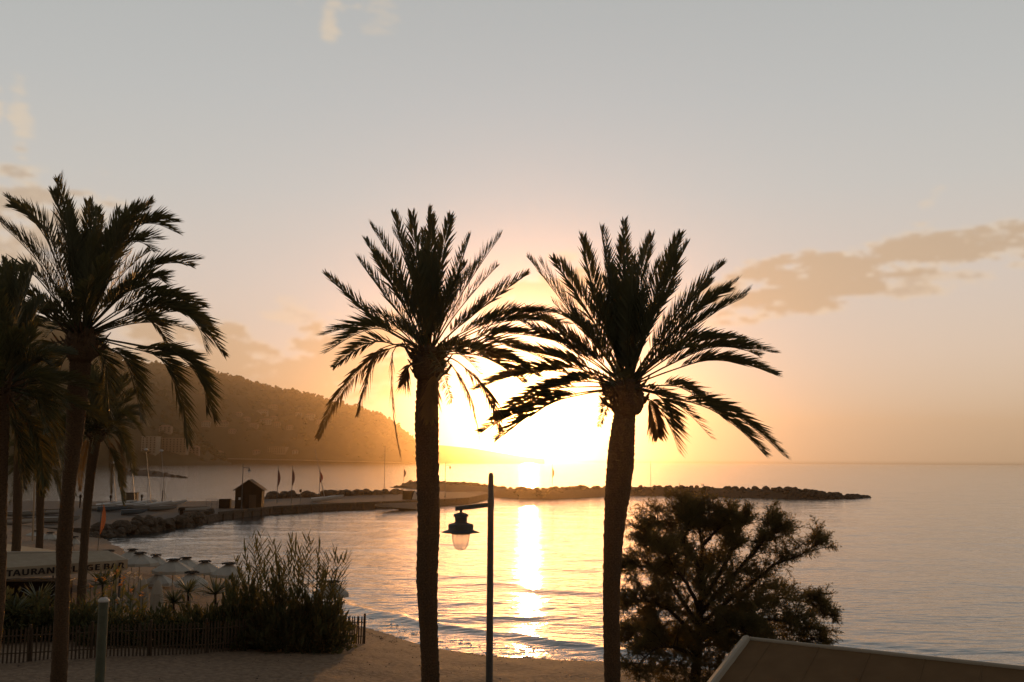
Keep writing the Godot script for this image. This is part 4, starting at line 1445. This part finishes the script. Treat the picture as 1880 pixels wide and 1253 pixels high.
		if q[6]: put("flag", furled((q[1] - q[3]) * u, (q[1] - q[4]) * u, q[6] * u), cloth[q[5]], pole)
	# a larger orange one on the beach, and a pale pole
	var foot := under(at(178, 1010, 72.0))
	var u2 := 72.0 / FOCAL
	var big := thing("flagpole", "orange furled flag on a slanting pole above the parasols", "flag", foot)
	var tip := at(187, 924, 72.0) - foot
	var t2 := Shape.new()
	t2.tube([Vector3(0, -0.3, 0), tip], [0.035, 0.02], 7)
	put("pole", t2.smooth().done(), mats["lamp metal"], big)
	var drawn := put("flag", furled(54 * u2, 0.0, 8.5 * u2), cloth["orange"], big)
	drawn.position = at(181.5, 980, 72.0) - foot
	drawn.rotation.z = -0.09
	foot = under(at(60, 982, 85.0))
	var pale := thing("pole", "pale wooden pole rising from the beached boats", "pole", foot, 0.0, "poles along the quay and breakwater")
	t2 = Shape.new()
	t2.tube([Vector3(0, -0.3, 0), at(63, 880, 85.0) - foot], [0.09, 0.06], 8)
	put("pole", t2.smooth().done(), mat("pale wood", Color(.38, .27, .17), 0.7), pale)
	# small square sign
	c = on_quay(551, 926)
	k2 = depth_of(c) / FOCAL
	var sign_ := thing("sign", "small square sign on a post behind the quay's edge", "sign", c)
	t2 = Shape.new()
	t2.tube([Vector3.ZERO, Vector3(0, 25 * k2, 0)], [0.04, 0.04], 6)
	put("post", t2.done(), mats["lamp metal"], sign_)
	t2 = Shape.new()
	t2.box(turned(Vector3(0, 24 * k2, 0.05)), Vector3(0.36, 0.45, 0.03), 0.005)
	put("panel", t2.done(), dark, sign_)
	# mooring posts
	for q in [[146, 933, 24, "mooring post with a round head behind the short palm"], [202, 932, 22, "mooring post with a round head before the brown cabinet"], [259, 930, 21, "mooring post with a round head past the brown cabinet"], [332.5, 951, 18, "squat dark bollard at the end of the boulder bank"]]:
		c = on_quay(q[0], q[1])
		k2 = depth_of(c) / FOCAL
		var post := thing("mooring_post", q[3], "post", c, 0.0, "mooring posts on the quay")
		var high: float = q[2] * k2
		var fat := 0.24 if q[0] > 300 else 0.1
		t2 = Shape.new()
		t2.lathe(Transform3D(), [Vector2(fat, -0.3), Vector2(fat, high * 0.72), Vector2(fat * 1.5, high * 0.75), Vector2(fat * 1.9, high * 0.88), Vector2(fat * 1.3, high), Vector2(0, high * 1.02)], 12)
		put("post", t2.smooth().done(), dark, post)

func furled(high: float, low: float, wide: float) -> ArrayMesh:      # cloth hanging in folds against a pole
	var s := Shape.new()
	s.grid(10, 8, func(u: float, w: float) -> Vector3:
		var body := sin(PI * clampf(w * 0.93 + 0.04, 0.0, 1.0))
		return Vector3(0.03 + u * wide * body, lerpf(high, low, w) - 0.3 * u * wide, sin(u * 13.0 + w * 3.0) * 0.12 * wide))
	return s.smooth().done()

# ---------------------------------------------------------------- boats
func hull_shape(long: float, wide: float, tall: float, deck := false) -> ArrayMesh:
	var s := Shape.new()
	s.grid(14, 12, func(u: float, w: float) -> Vector3:
		var x := (u - 0.5) * long
		var fine := 1.0 - pow(maxf(0.0, u - 0.35) / 0.65, 2.2)
		var stern := 0.86 + 0.14 * minf(1.0, u * 4.0)
		var a := (w - 0.5) * PI
		var rim := tall * (1.0 + 0.22 * u * u)
		var y := rim - (rim * (0.97 - 0.5 * pow(u, 4.0))) * pow(cos(a), 0.7)
		return Vector3(x + 0.08 * long * u * u * (y / tall - 0.5), y, sin(a) * wide / 2.0 * fine * stern))
	if deck:
		s.grid(14, 4, func(u: float, w: float) -> Vector3:
			var fine := 1.0 - pow(maxf(0.0, u - 0.35) / 0.65, 2.2)
			return Vector3((u - 0.5) * long + 0.08 * long * u * u * 0.6, tall * (0.97 + 0.22 * u * u) + 0.09 * sin(PI * w) * fine, (w - 0.5) * wide * 0.96 * fine))
	s.tri(Vector3(-long / 2, 0.03, 0), Vector3(-long / 2, tall, wide * 0.43), Vector3(-long / 2, tall, -wide * 0.43))
	return s.smooth().done()

func make_boats() -> void:
	var white := mat("white boat hull", Color(.46, .42, .37), 0.45, 0.4)
	var grey := mat("grey boat cover", Color(.26, .24, .21), 0.8, 0.2)
	var blue := mat("blue boat cover", Color(.10, .13, .15), 0.8, 0.2)
	var rim := mat("boat gunwale", Color(.16, .11, .07), 0.6)
	# x, foot y, turn, length, cover, label
	for q in [[355, 941, 0.15, 3.9, false, "white open dinghy lying on the quay beside the thin railing", white], [299, 939, 0.2, 3.4, true, "covered grey dinghy next to the short thick mooring pole", grey], [268, 938, -0.1, 3.4, true, "covered grey dinghy below the catamaran masts", grey], [238, 937, 0.1, 3.6, true, "covered dinghy drawn up in front of the brown cabinet", grey], [205, 940, 0.3, 3.6, true, "dinghy under a dark blue cover between the mooring posts", blue], [178, 938, -0.2, 3.4, false, "white dinghy half hidden behind the short palm", white], [45, 950, 0.1, 4.4, true, "long covered boat at the pale wooden pole", grey], [95, 946, -0.2, 3.8, false, "white rowing boat below the small drooping palm", white], [28, 965, 0.05, 4.4, false, "white boat on the sand behind the far row of parasols", white], [245, 946, 0.4, 3.0, true, "low blue covered boat nearest the boulder bank", blue], [110, 962, 0.3, 3.6, true, "grey covered boat between the tall palm and the short palm", grey]]:
		var p := standing(q[0], q[1])
		var boat := thing("dinghy", q[5], "boat", p + Vector3(0, 0.02, 0), q[2], "boats drawn up on the quay")
		var hull := put("hull", hull_shape(q[3], 1.5, 0.62, q[4]), q[6], boat)
		var s := Shape.new()
		for side in [-1.0, 1.0]:
			var path := []
			var radii := []
			for k in 9:
				var u := k / 8.0
				path.append(Vector3((u - 0.5) * q[3] + 0.04 * q[3] * u * u, 0.62 * (1.0 + 0.22 * u * u), side * 0.75 * (1.0 - pow(maxf(0.0, u - 0.35) / 0.65, 2.2)) * (0.86 + 0.14 * minf(1.0, u * 4.0))))
				radii.append(0.035)
			s.tube(path, radii, 5)
		put("gunwale", s.smooth().done(), rim, hull)
		if not q[4]:
			for x in [-0.25, 0.1]:
				var b := Shape.new()
				b.box(turned(Vector3(x * q[3], 0.48, 0)), Vector3(0.28, 0.04, 1.25), 0.008)
				put("thwart", b.done(), rim, boat)
	# catamarans: foot x, y, mast foot x,y, mast top x,y, label, leaning bow way
	for q in [[600, 922, 597, 919, 577.5, 823, "beached catamaran with a leaning mast on the quay behind its red flag", 0.2], [247, 934, 247, 922, 239.5, 829, "beached catamaran whose mast stands before the spit of rocks", 0.5], [277, 936, 277, 926, 267.5, 826, "beached catamaran whose mast stands over the covered dinghies", 0.3], [303, 934, 303, 924, 296, 828, "beached catamaran whose mast stands closest to the white dinghy", 0.1], [212, 934, 212, 922, 207, 850, "beached catamaran with the shortest mast beside the short palm", 0.4]]:
		var p := on_quay(q[0], q[1])
		var d := depth_of(p)
		var boat := thing("catamaran", q[6], "boat", p, q[7], "catamarans drawn up on the quay")
		var back := boat.transform.affine_inverse()
		var hull := hull_shape(5.2, 0.55, 0.6, true)
		for z in [-1.15, 1.15]: put("hull", hull, white, boat, Transform3D(Basis(Vector3.BACK, 0.09), Vector3(0, 0.2, z)))
		for x in [-0.7, 0.75]:
			var b := Shape.new()
			b.tube([Vector3(x, 0.9, -1.15), Vector3(x, 0.9, 1.15)], [0.05, 0.05], 7)
			put("beam", b.smooth().done(), mats["lamp metal"], boat)
		var net := Shape.new()
		net.box(turned(Vector3(0, 0.9, 0)), Vector3(1.35, 0.012, 2.1))
		put("trampoline", net.done(), blue, boat)
		var foot := Vector3(0.72, 0.93, 0)
		var top := back * at(q[4], q[5], d)
		foot = back * at(q[2], q[3], d)
		var mast := Shape.new()
		mast.tube([foot, foot.lerp(top, 0.5), top], [0.05, 0.045, 0.035], 8)
		var made := put("mast", mast.smooth().done(), mat("mast metal", Color(.32, .27, .21), 0.4, 0.5), boat)
		if q[0] < 400:
			var ball := Shape.new()
			ball.lathe(Transform3D(Basis(), top), [Vector2(0, 0.16), Vector2(0.2, 0.13), Vector2(0.3, 0.0), Vector2(0.2, -0.12), Vector2(0, -0.15)], 10)
			put("mast_float", ball.smooth().done(), white, made)
		for e in [Vector3(2.5, 0.8, 0.0), Vector3(-0.5, 0.85, -1.15), Vector3(-0.5, 0.85, 1.15)]:
			var w := Shape.new()
			w.tube([foot.lerp(top, 0.82), e], [0.012, 0.012], 4)
			put("stay", w.done(), mats["lamp metal"], boat)

# ---------------------------------------------------------------- beach: parasols, restaurant, canvas roof
func parasol_parts(root: Node3D, wide: float, tall: float) -> void:
	var cloth: Material = mats["parasol cloth"]
	var s := Shape.new()
	s.tube([Vector3(0, -0.3, 0), Vector3(0, tall, 0)], [0.03, 0.024], 8)
	put("pole", s.smooth().done(), mats["parasol pole"], root)
	var canopy := Shape.new()
	var rib := func(k: int, t: float) -> Vector3:
		var a := TAU * (k + 0.5) / 8.0
		return Vector3(cos(a) * wide / 2 * t, tall - 0.02 - (0.46 * t + 0.06 * t * t), sin(a) * wide / 2 * t)
	for k in 8:
		for j in 4:
			var t0 := 0.05 + 0.95 * j / 4.0
			var t1 := 0.05 + 0.95 * (j + 1) / 4.0
			var a: Vector3 = rib.call(k, t0)
			var b: Vector3 = rib.call(k, t1)
			var c: Vector3 = rib.call(k + 1, t1)
			var d: Vector3 = rib.call(k + 1, t0)
			var ma := (a + d) / 2.0 - Vector3(0, 0.012 * t0, 0)
			var mb := (b + c) / 2.0 - Vector3(0, 0.03 * t1, 0)
			canopy.quad(a, b, mb, ma)
			canopy.quad(ma, mb, c, d)
	var made := put("canopy", canopy.done(), cloth, root)
	var v := Shape.new()
	for k in 8:
		var a: Vector3 = rib.call(k, 1.0)
		var b: Vector3 = rib.call(k + 1, 1.0)
		var mid := (a + b) / 2.0 - Vector3(0, 0.03, 0)
		v.quad(a, mid, mid + Vector3(0, -0.13, 0), a + Vector3(0, -0.16, 0))
		v.quad(mid, b, b + Vector3(0, -0.16, 0), mid + Vector3(0, -0.13, 0))
	put("valance", v.done(), cloth, made)
	var cap := Shape.new()
	var sides := 18
	cap.grid(sides, 3, func(u: float, w: float) -> Vector3:
		var a := u * TAU
		var r := (0.36 - 0.1 * w) * (1.0 + 0.1 * sin(a * 9.0 + w * 2.0))
		if w > 0.9: r = 0.02
		return Vector3(cos(a) * r, tall - 0.08 + 0.07 * w + 0.02 * sin(a * 7.0), sin(a) * r))
	put("thatch_cap", cap.done(), mats["parasol cap"], root)
	for k in 8:
		var r := Shape.new()
		r.tube([rib.call(k, 0.06) - Vector3(0, 0.02, 0), rib.call(k, 0.98) - Vector3(0, 0.02, 0)], [0.009, 0.007], 4)
		put("rib", r.done(), mats["parasol pole"], made)

func make_beach() -> void:
	var cloth := mat("parasol cloth", Color(.46, .42, .35), 0.85, 0.2)
	grain(cloth, Color(.40, .36, .30), Color(.50, .46, .385), 0.03, 2.0, 0.0, 80, 128)
	cloth.backlight_enabled = true
	cloth.backlight = Color(.34, .30, .24).linear_to_srgb()
	mat("parasol pole", Color(.35, .29, .22), 0.6, 0.3)
	mat("parasol cap", Color(.035, .026, .018), 0.9, 0.2)
	# top x, top y, depth, width in pixels
	for q in [[199, 1010, 56, 62, "cream parasol half hidden by the end of the awning"], [243, 1008, 62, 52, "cream parasol in the second row behind the banana plant"], [257, 1014, 54, 66, "cream parasol directly behind the banana plant's leaves"], [286, 1018, 62, 46, "cream parasol tucked behind the widest parasol"], [318, 1026, 50, 72, "widest cream parasol with its whole pole in view"], [341, 1023, 58, 60, "cream parasol overlapped by the widest parasol"], [376, 1029, 53, 64, "cream parasol above the spiky dragon plants"], [420, 1033, 50, 62, "cream parasol touching the reeds"], [352, 1049, 47, 60, "low cream parasol in front between the dragon plants"], [292, 1051, 55, 56, "low cream parasol behind the upright boards"], [610, 1066, 44, 62, "cream parasol showing beside the far edge of the reeds"],
			[27, 976, 92, 34, "pale parasol in the far row beside the edge palm"], [66, 974, 92, 46, "pale parasol in the far row below the pale pole"], [92, 977, 88, 34, "pale parasol in the far row against the tall palm"], [136, 985, 80, 24, "small pale parasol between the tall palm and the short palm"]]:
		var top := at(q[0], q[1], q[2])
		var foot := under(top)
		var root := thing("parasol", q[4], "parasol", foot, rnd(0, 0.7), "cream beach parasols")
		parasol_parts(root, q[3] / FOCAL * q[2] * 1.04, top.y - foot.y)
	# upright boards
	var board := mat("pale board", Color(.42, .36, .28), 0.45, 0.4)
	board.backlight_enabled = true
	board.backlight = Color(.12, .1, .07).linear_to_srgb()
	for q in [[262, 1062, 1128, "pale upright paddle board beside the canna flowers"], [289, 1066, 1128, "pale upright paddle board in front of the low parasol"]]:
		var top := at(q[0], q[1], 42.0)
		var foot := under(top)
		var root := thing("paddle_board", q[3], "board", foot, 0.5, "paddle boards stood upright")
		var high := top.y - foot.y + 0.05
		var s := Shape.new()
		s.grid(12, 20, func(u: float, w: float) -> Vector3:
			var a := u * TAU
			var r := 0.27 * pow(sin(PI * clampf(w * 0.94 + 0.05, 0.0, 1.0)), 0.42)
			return Vector3(cos(a) * r, w * high - 0.06, sin(a) * 0.055 * r / 0.27))
		put("hull", s.smooth().done(), board, root)
		s = Shape.new()
		s.box(turned(Vector3(0, high * 0.45, 0.058)), Vector3(0.26, high * 0.4, 0.008), 0.002)
		put("deck_pad", s.done(), mats["parasol pole"], root)
	# the restaurant's awning
	var canvas := mat("awning canvas", Color(.33, .28, .22), 0.85, 0.2)
	grain(canvas, Color(.30, .235, .16), Color(.39, .315, .22), 0.03, 2.0, 0.0, 81, 128)
	canvas.backlight_enabled = true
	canvas.backlight = Color(.10, .08, .05).linear_to_srgb()
	var low_r := at(233, 1047, 46.0)
	var low_l := at(2, 1066, 42.2)
	low_l.y = low_r.y
	low_l = low_r + (low_l - low_r) * 1.75
	var eave_r := low_r + Vector3(0, 0.46, 0)
	var eave_l := low_l + Vector3(0, 0.46, 0)
	var inward := Vector3.UP.cross((low_r - low_l).normalized())
	if inward.z > 0: inward = -inward
	var ridge_r := eave_r + inward * 1.5 + Vector3(-0.3, 0.32, 0)
	var ridge_l := eave_l + inward * 1.5 + Vector3(0, 0.50, 0)
	var foot := under(low_r)
	var root := thing("awning", "restaurant awning with lettering on its valance behind the tall palm", "awning", foot)
	var s := Shape.new()
	s.quad(eave_l - foot, eave_r - foot, ridge_r - foot, ridge_l - foot)
	s.quad(eave_l - foot - Vector3(0, .01, 0), eave_r - foot - Vector3(0, .01, 0), ridge_r - foot - Vector3(0, .02, 0), ridge_l - foot - Vector3(0, .02, 0))
	put("front_slope", s.done(), canvas, root)
	s = Shape.new()
	var back_r := ridge_r + inward * 3.4 + Vector3(-0.2, -0.35, 0)
	var back_l := ridge_l + inward * 3.4 + Vector3(0, -0.35, 0)
	s.quad(ridge_l - foot, ridge_r - foot, back_r - foot, back_l - foot)
	s.tri(eave_r - foot, ridge_r - foot, eave_r + inward * 3 - foot)
	put("back_slope", s.done(), canvas, root)
	s = Shape.new()
	s.grid(60, 3, func(u: float, w: float) -> Vector3: return eave_l.lerp(eave_r, u) - foot + Vector3(0, -0.46 * w, 0) - inward * (0.012 + 0.02 * sin(u * 70.0) * w))
	var valance := put("valance", s.smooth().done(), canvas, root)
	var text := TextMesh.new()
	text.text = "RESTAURANT PLAGE BAR"
	var font := SystemFont.new()
	font.font_names = PackedStringArray(["Droid Sans"])
	font.font_weight = 700
	text.font = font
	text.font_size = 32
	text.pixel_size = 0.0112
	text.depth = 0.01
	text.horizontal_alignment = HORIZONTAL_ALIGNMENT_RIGHT
	text.vertical_alignment = VERTICAL_ALIGNMENT_CENTER
	var along := (eave_r - eave_l).normalized()
	var letters := put("lettering", text, mat("lettering paint", Color(.018, .014, .012), 0.8), valance)
	letters.transform = Transform3D(Basis(along * 1.42, Vector3.UP, along.cross(Vector3.UP)), eave_r - foot - along * 0.16 + Vector3(0, -0.24, 0) - inward * 0.05)
	for k in 4:
		var p := low_r.lerp(low_l, 0.02 + 0.3 * k) + inward * 0.3
		var g := under(p)
		var t := Shape.new()
		t.tube([g - foot - Vector3(0, .1, 0), p - foot + Vector3(0, 0.3, 0)], [0.05, 0.05], 8)
		put("post", t.smooth().done(), mats["lamp metal"], root)
	# the sunlit canvas of the terrace behind it
	var tan_ := mat("tan canvas", Color(.42, .31, .19), 0.85, 0.2)
	grain(tan_, Color(.36, .26, .155), Color(.47, .35, .22), 0.03, 3.0, 0.0, 82, 128)
	var t0 := at(-60, 990, 58.0)
	var t1 := at(100, 1011, 56.0)
	var t2 := at(185, 1021, 55.0)
	var t3 := at(205, 1030, 49.5)
	var t4 := at(-60, 1024, 49.0)
	foot = under(t1)
	var sail := thing("terrace_canopy", "tan canvas canopy stretched behind the lettered awning", "canopy", foot)
	s = Shape.new()
	s.tri(t0 - foot, t1 - foot, t4 - foot)
	s.tri(t1 - foot, t3 - foot, t4 - foot)
	s.tri(t1 - foot, t2 - foot, t3 - foot)
	put("canvas", s.done(), tan_, sail)
	for p in [t0, t1, t2, t4]:
		var g := under(p)
		var t := Shape.new()
		t.tube([g - foot - Vector3(0, .1, 0), p - foot], [0.05, 0.05], 8)
		put("post", t.smooth().done(), mats["lamp metal"], sail)
	# bar counter under the awning
	var counter := thing("bar_counter", "dark bar counter in the shade under the lettered awning", "counter", under(at(30, 1110, 44.5)), 0.1)
	s = Shape.new()
	s.box(turned(Vector3(0, 0.55, 0)), Vector3(4.5, 1.1, 0.6), 0.02)
	put("front", s.done(), mats["dark stained boards"], counter)
	s = Shape.new()
	s.box(turned(Vector3(0, 1.13, 0.05)), Vector3(4.7, 0.06, 0.8), 0.015)
	put("worktop", s.done(), mats["parasol pole"], counter)
	s = Shape.new()
	s.box(turned(Vector3(0, 1.9, -1.3)), Vector3(4.7, 0.7, 0.1), 0.015)
	put("back_board", s.done(), mats["pale board"], counter)
	# the canvas roof close by
	var near := mat("brown canvas", Color(.16, .11, .065), 0.85, 0.2)
	grain(near, Color(.12, .066, .027), Color(.165, .095, .042), 0.02, 2.5, 0.0, 83, 256)
	near.backlight_enabled = true
	near.backlight = Color(.16, .085, .03).linear_to_srgb()
	var a := at(1372, 1174, 14.0)
	var b := at(2150, 1258, 11.2)
	var c := at(1240, 1345, 11.4)
	var d := b + (c - a)
	foot = under(a)
	var tent := thing("canvas_roof", "brown canvas roof with a pale edge in front of the tamarisk", "canopy", foot)
	s = Shape.new()
	s.grid(40, 24, func(u: float, w: float) -> Vector3:
		var p := a.lerp(b, u) + (c - a) * w
		return p - foot - Vector3(0, 0.05 * sin(PI * u) * sin(PI * w) + 0.012 * sin(u * 31.0) * sin(PI * w) + 0.008 * noise.get_noise_2d(u * 30.0, w * 20.0), 0))
	put("canvas", s.smooth().done(), near, tent)
	for k in 7:      # the seams between the widths of cloth
		var seam := Shape.new()
		var u0 := 0.07 + 0.135 * k
		seam.grid(2, 24, func(x: float, w: float) -> Vector3:
			var u := u0 + (x - 0.5) * 0.004
			var p := a.lerp(b, u) + (c - a) * w
			return p - foot - Vector3(0, 0.05 * sin(PI * u) * sin(PI * w) + 0.012 * sin(u * 31.0) * sin(PI * w) + 0.008 * noise.get_noise_2d(u * 30.0, w * 20.0) - (0.009 if x == 0.5 else 0.004), 0))
		put("seam", seam.smooth().done(), near, tent)
	s = Shape.new()
	s.box(bar(a - foot, c - foot), Vector3(0.12, (c - a).length(), 0.10), 0.02)
	put("edge_bar", s.done(), mat("pale edge", Color(.30, .25, .18), 0.6), tent)
	s = Shape.new()
	s.tube([a - foot, b - foot], [0.035, 0.035], 10)
	put("ridge_bar", s.smooth().done(), mats["pale edge"], tent)
	for p in [a, b, c, d]:
		var g := under(p)
		var t := Shape.new()
		t.tube([g - foot - Vector3(0, .1, 0), p - foot - Vector3(0, .03, 0)], [0.05, 0.05], 8)
		put("post", t.smooth().done(), mats["lamp metal"], tent)

# ---------------------------------------------------------------- houses on the cape
func make_houses() -> void:
	var walls := [mat("ochre wall", Color(.25, .18, .12), 0.85), mat("cream wall", Color(.30, .25, .19), 0.85), mat("rose wall", Color(.25, .165, .12), 0.85)]
	for w in walls: grain(w, w.albedo_color.srgb_to_linear() * 0.8, w.albedo_color.srgb_to_linear() * 1.1, 0.02, 9.0, 0.0, 90, 128)
	var tiles := mat("roof tiles", Color(.20, .10, .06), 0.9)
	grain(tiles, Color(.15, .075, .045), Color(.25, .13, .08), 0.03, 6.0, 0.0, 91, 128)
	var glass := mat("window glass", Color(.03, .03, .03), 0.15, 0.5)
	# x, y, width and height in pixels, storeys, label
	var list := [
		[497, 754, 17, 7, 2, "ochre villa highest on the wooded cape"], [478, 763, 20, 8, 2, "wide cream villa below the highest villa"], [434, 765, 13, 6, 2, "small villa alone among the trees west of the villas"], [500, 773, 13, 7, 2, "narrow villa under the wide cream villa"], [484, 781, 22, 8, 2, "long terrace-fronted villa at the middle of the cape"], [462, 787, 16, 7, 2, "villa next to the long terrace-fronted villa"], [505, 787, 15, 8, 3, "tall villa beside the long terrace-fronted villa"], [566, 771, 17, 8, 2, "villa standing apart on the sunward slope of the cape"], [583, 779, 12, 6, 2, "small house just below the sunward villa"], [405, 786, 22, 9, 2, "broad house above the middle cove"], [375, 784, 16, 8, 2, "house beside the broad house above the cove"], [450, 775, 12, 6, 1, "low house in the trees above the villas"], [530, 790, 13, 6, 2, "house below the sunward trees"], [545, 764, 11, 5, 1, "low roof among the sunward pines"], [423, 797, 14, 6, 2, "house below the broad house"],
		[507, 834, 34, 11, 4, "long apartment block at the water's edge below the villas"], [541, 836, 11, 6, 2, "boathouse beyond the long apartment block"], [396, 836, 24, 5, 1, "long low building on the shore of the cape"], [318, 833, 44, 26, 6, "tall apartment block with rows of balconies at the cape's foot"], [272, 833, 30, 30, 7, "tallest apartment block beside the short palm"], [355, 834, 18, 12, 3, "square block beside the balconied apartments"], [300, 795, 22, 10, 3, "house above the balconied apartments"], [335, 789, 16, 8, 2, "house on the slope over the square block"], [470, 836, 14, 5, 2, "small shore house before the long apartment block"]]
	var pane := Shape.new()
	pane.box(Transform3D(), Vector3(1.5, 1.9, 0.12))
	var window := pane.done()
	for k in list.size():
		var q: Array = list[k]
		var p := hill_spot("far" if q[0] < 362 and q[1] > 790 else "cape", q[0], q[1])
		var m := depth_of(p) / FOCAL
		var w: float = q[2] * m
		var h: float = q[3] * m
		var flat: bool = q[4] > 3
		var house := thing("apartment_block" if flat else "house", q[5], "building", p - Vector3(0, 2.0, 0), rnd(-0.25, 0.25), "buildings on the wooded cape")
		var wall: Material = walls[k % 3]
		var s := Shape.new()
		s.box(turned(Vector3(0, h / 2 + 0.5, -w * 0.2)), Vector3(w, h + 3.0, w * 0.5), 0.1)
		put("wall", s.done(), wall, house)
		var r := Shape.new()
		var e := w / 2 + 0.7
		var f := w * 0.25 + 0.7
		var y := h + 2.0
		if flat:
			r.box(turned(Vector3(0, y + 0.35, -w * 0.2)), Vector3(w + 1.0, 0.7, w * 0.5 + 1.0), 0.1)
		else:
			var up := minf(3.2, w * 0.16)
			var ax := Vector3(-e * 0.45, y + up, -w * 0.2)
			var bx := Vector3(e * 0.45, y + up, -w * 0.2)
			var c1 := Vector3(-e, y - 0.1, -w * 0.2 + f)
			var c2 := Vector3(e, y - 0.1, -w * 0.2 + f)
			var c3 := Vector3(e, y - 0.1, -w * 0.2 - f)
			var c4 := Vector3(-e, y - 0.1, -w * 0.2 - f)
			r.quad(c1, c2, bx, ax)
			r.quad(c3, c4, ax, bx)
			r.tri(c2, c3, bx)
			r.tri(c4, c1, ax)
			r.quad(c1, c2, c3, c4)
		put("roof", r.done(), tiles if not flat else wall, house)
		var storeys: int = q[4]
		var across := maxi(2, int(w / 4.2))
		for j in storeys:
			var yy := 2.0 + h * (j + 0.52) / storeys
			for x in across:
				put("window", window, glass, house, turned(Vector3(-w / 2 + w * (x + 0.5) / across, yy, w * 0.05 + 0.02)))
			if flat and j > 0:
				var b := Shape.new()
				b.box(turned(Vector3(0, yy - 1.45, w * 0.05 + 0.8)), Vector3(w * 0.96, 0.25, 1.5), 0.03)
				put("balcony", b.done(), wall, house)
	# the low wall and road along the cape's shore
	var line := []
	for x in range(360, 800, 20): line.append(hill_point(hills["cape"], x, 0.004))
	var wall_shape := Shape.new()
	for k in line.size() - 1:
		wall_shape.box(bar(line[k] + Vector3(0, 1.6, 0), line[k + 1] + Vector3(0, 1.6, 0)), Vector3(2.0, (line[k + 1] - line[k]).length() + 0.3, 4.0))
	tag(put("shore_wall", wall_shape.done(), walls[1]), "low pale wall along the shore of the wooded cape", "wall")
func _ready() -> void:
	rng.seed = 11
	noise.seed = 5
	noise.frequency = 0.5
	noise.fractal_octaves = 3
	make_light()
	lay_out_shore()
	shore_line = Array(shore)
	for p in swell_line: swell_side.append(p)
	swell_side.append(Vector2(200, -400))
	swell_side.append(Vector2(-200, -400))
	make_ground()
	make_sea()
	make_hills()
	make_palms()
	make_tamarisk()
	make_fence()
	make_reeds()
	make_undergrowth()
	make_lamps()
	make_quay()
	make_quay_things()
	make_boats()
	make_beach()
	make_houses()
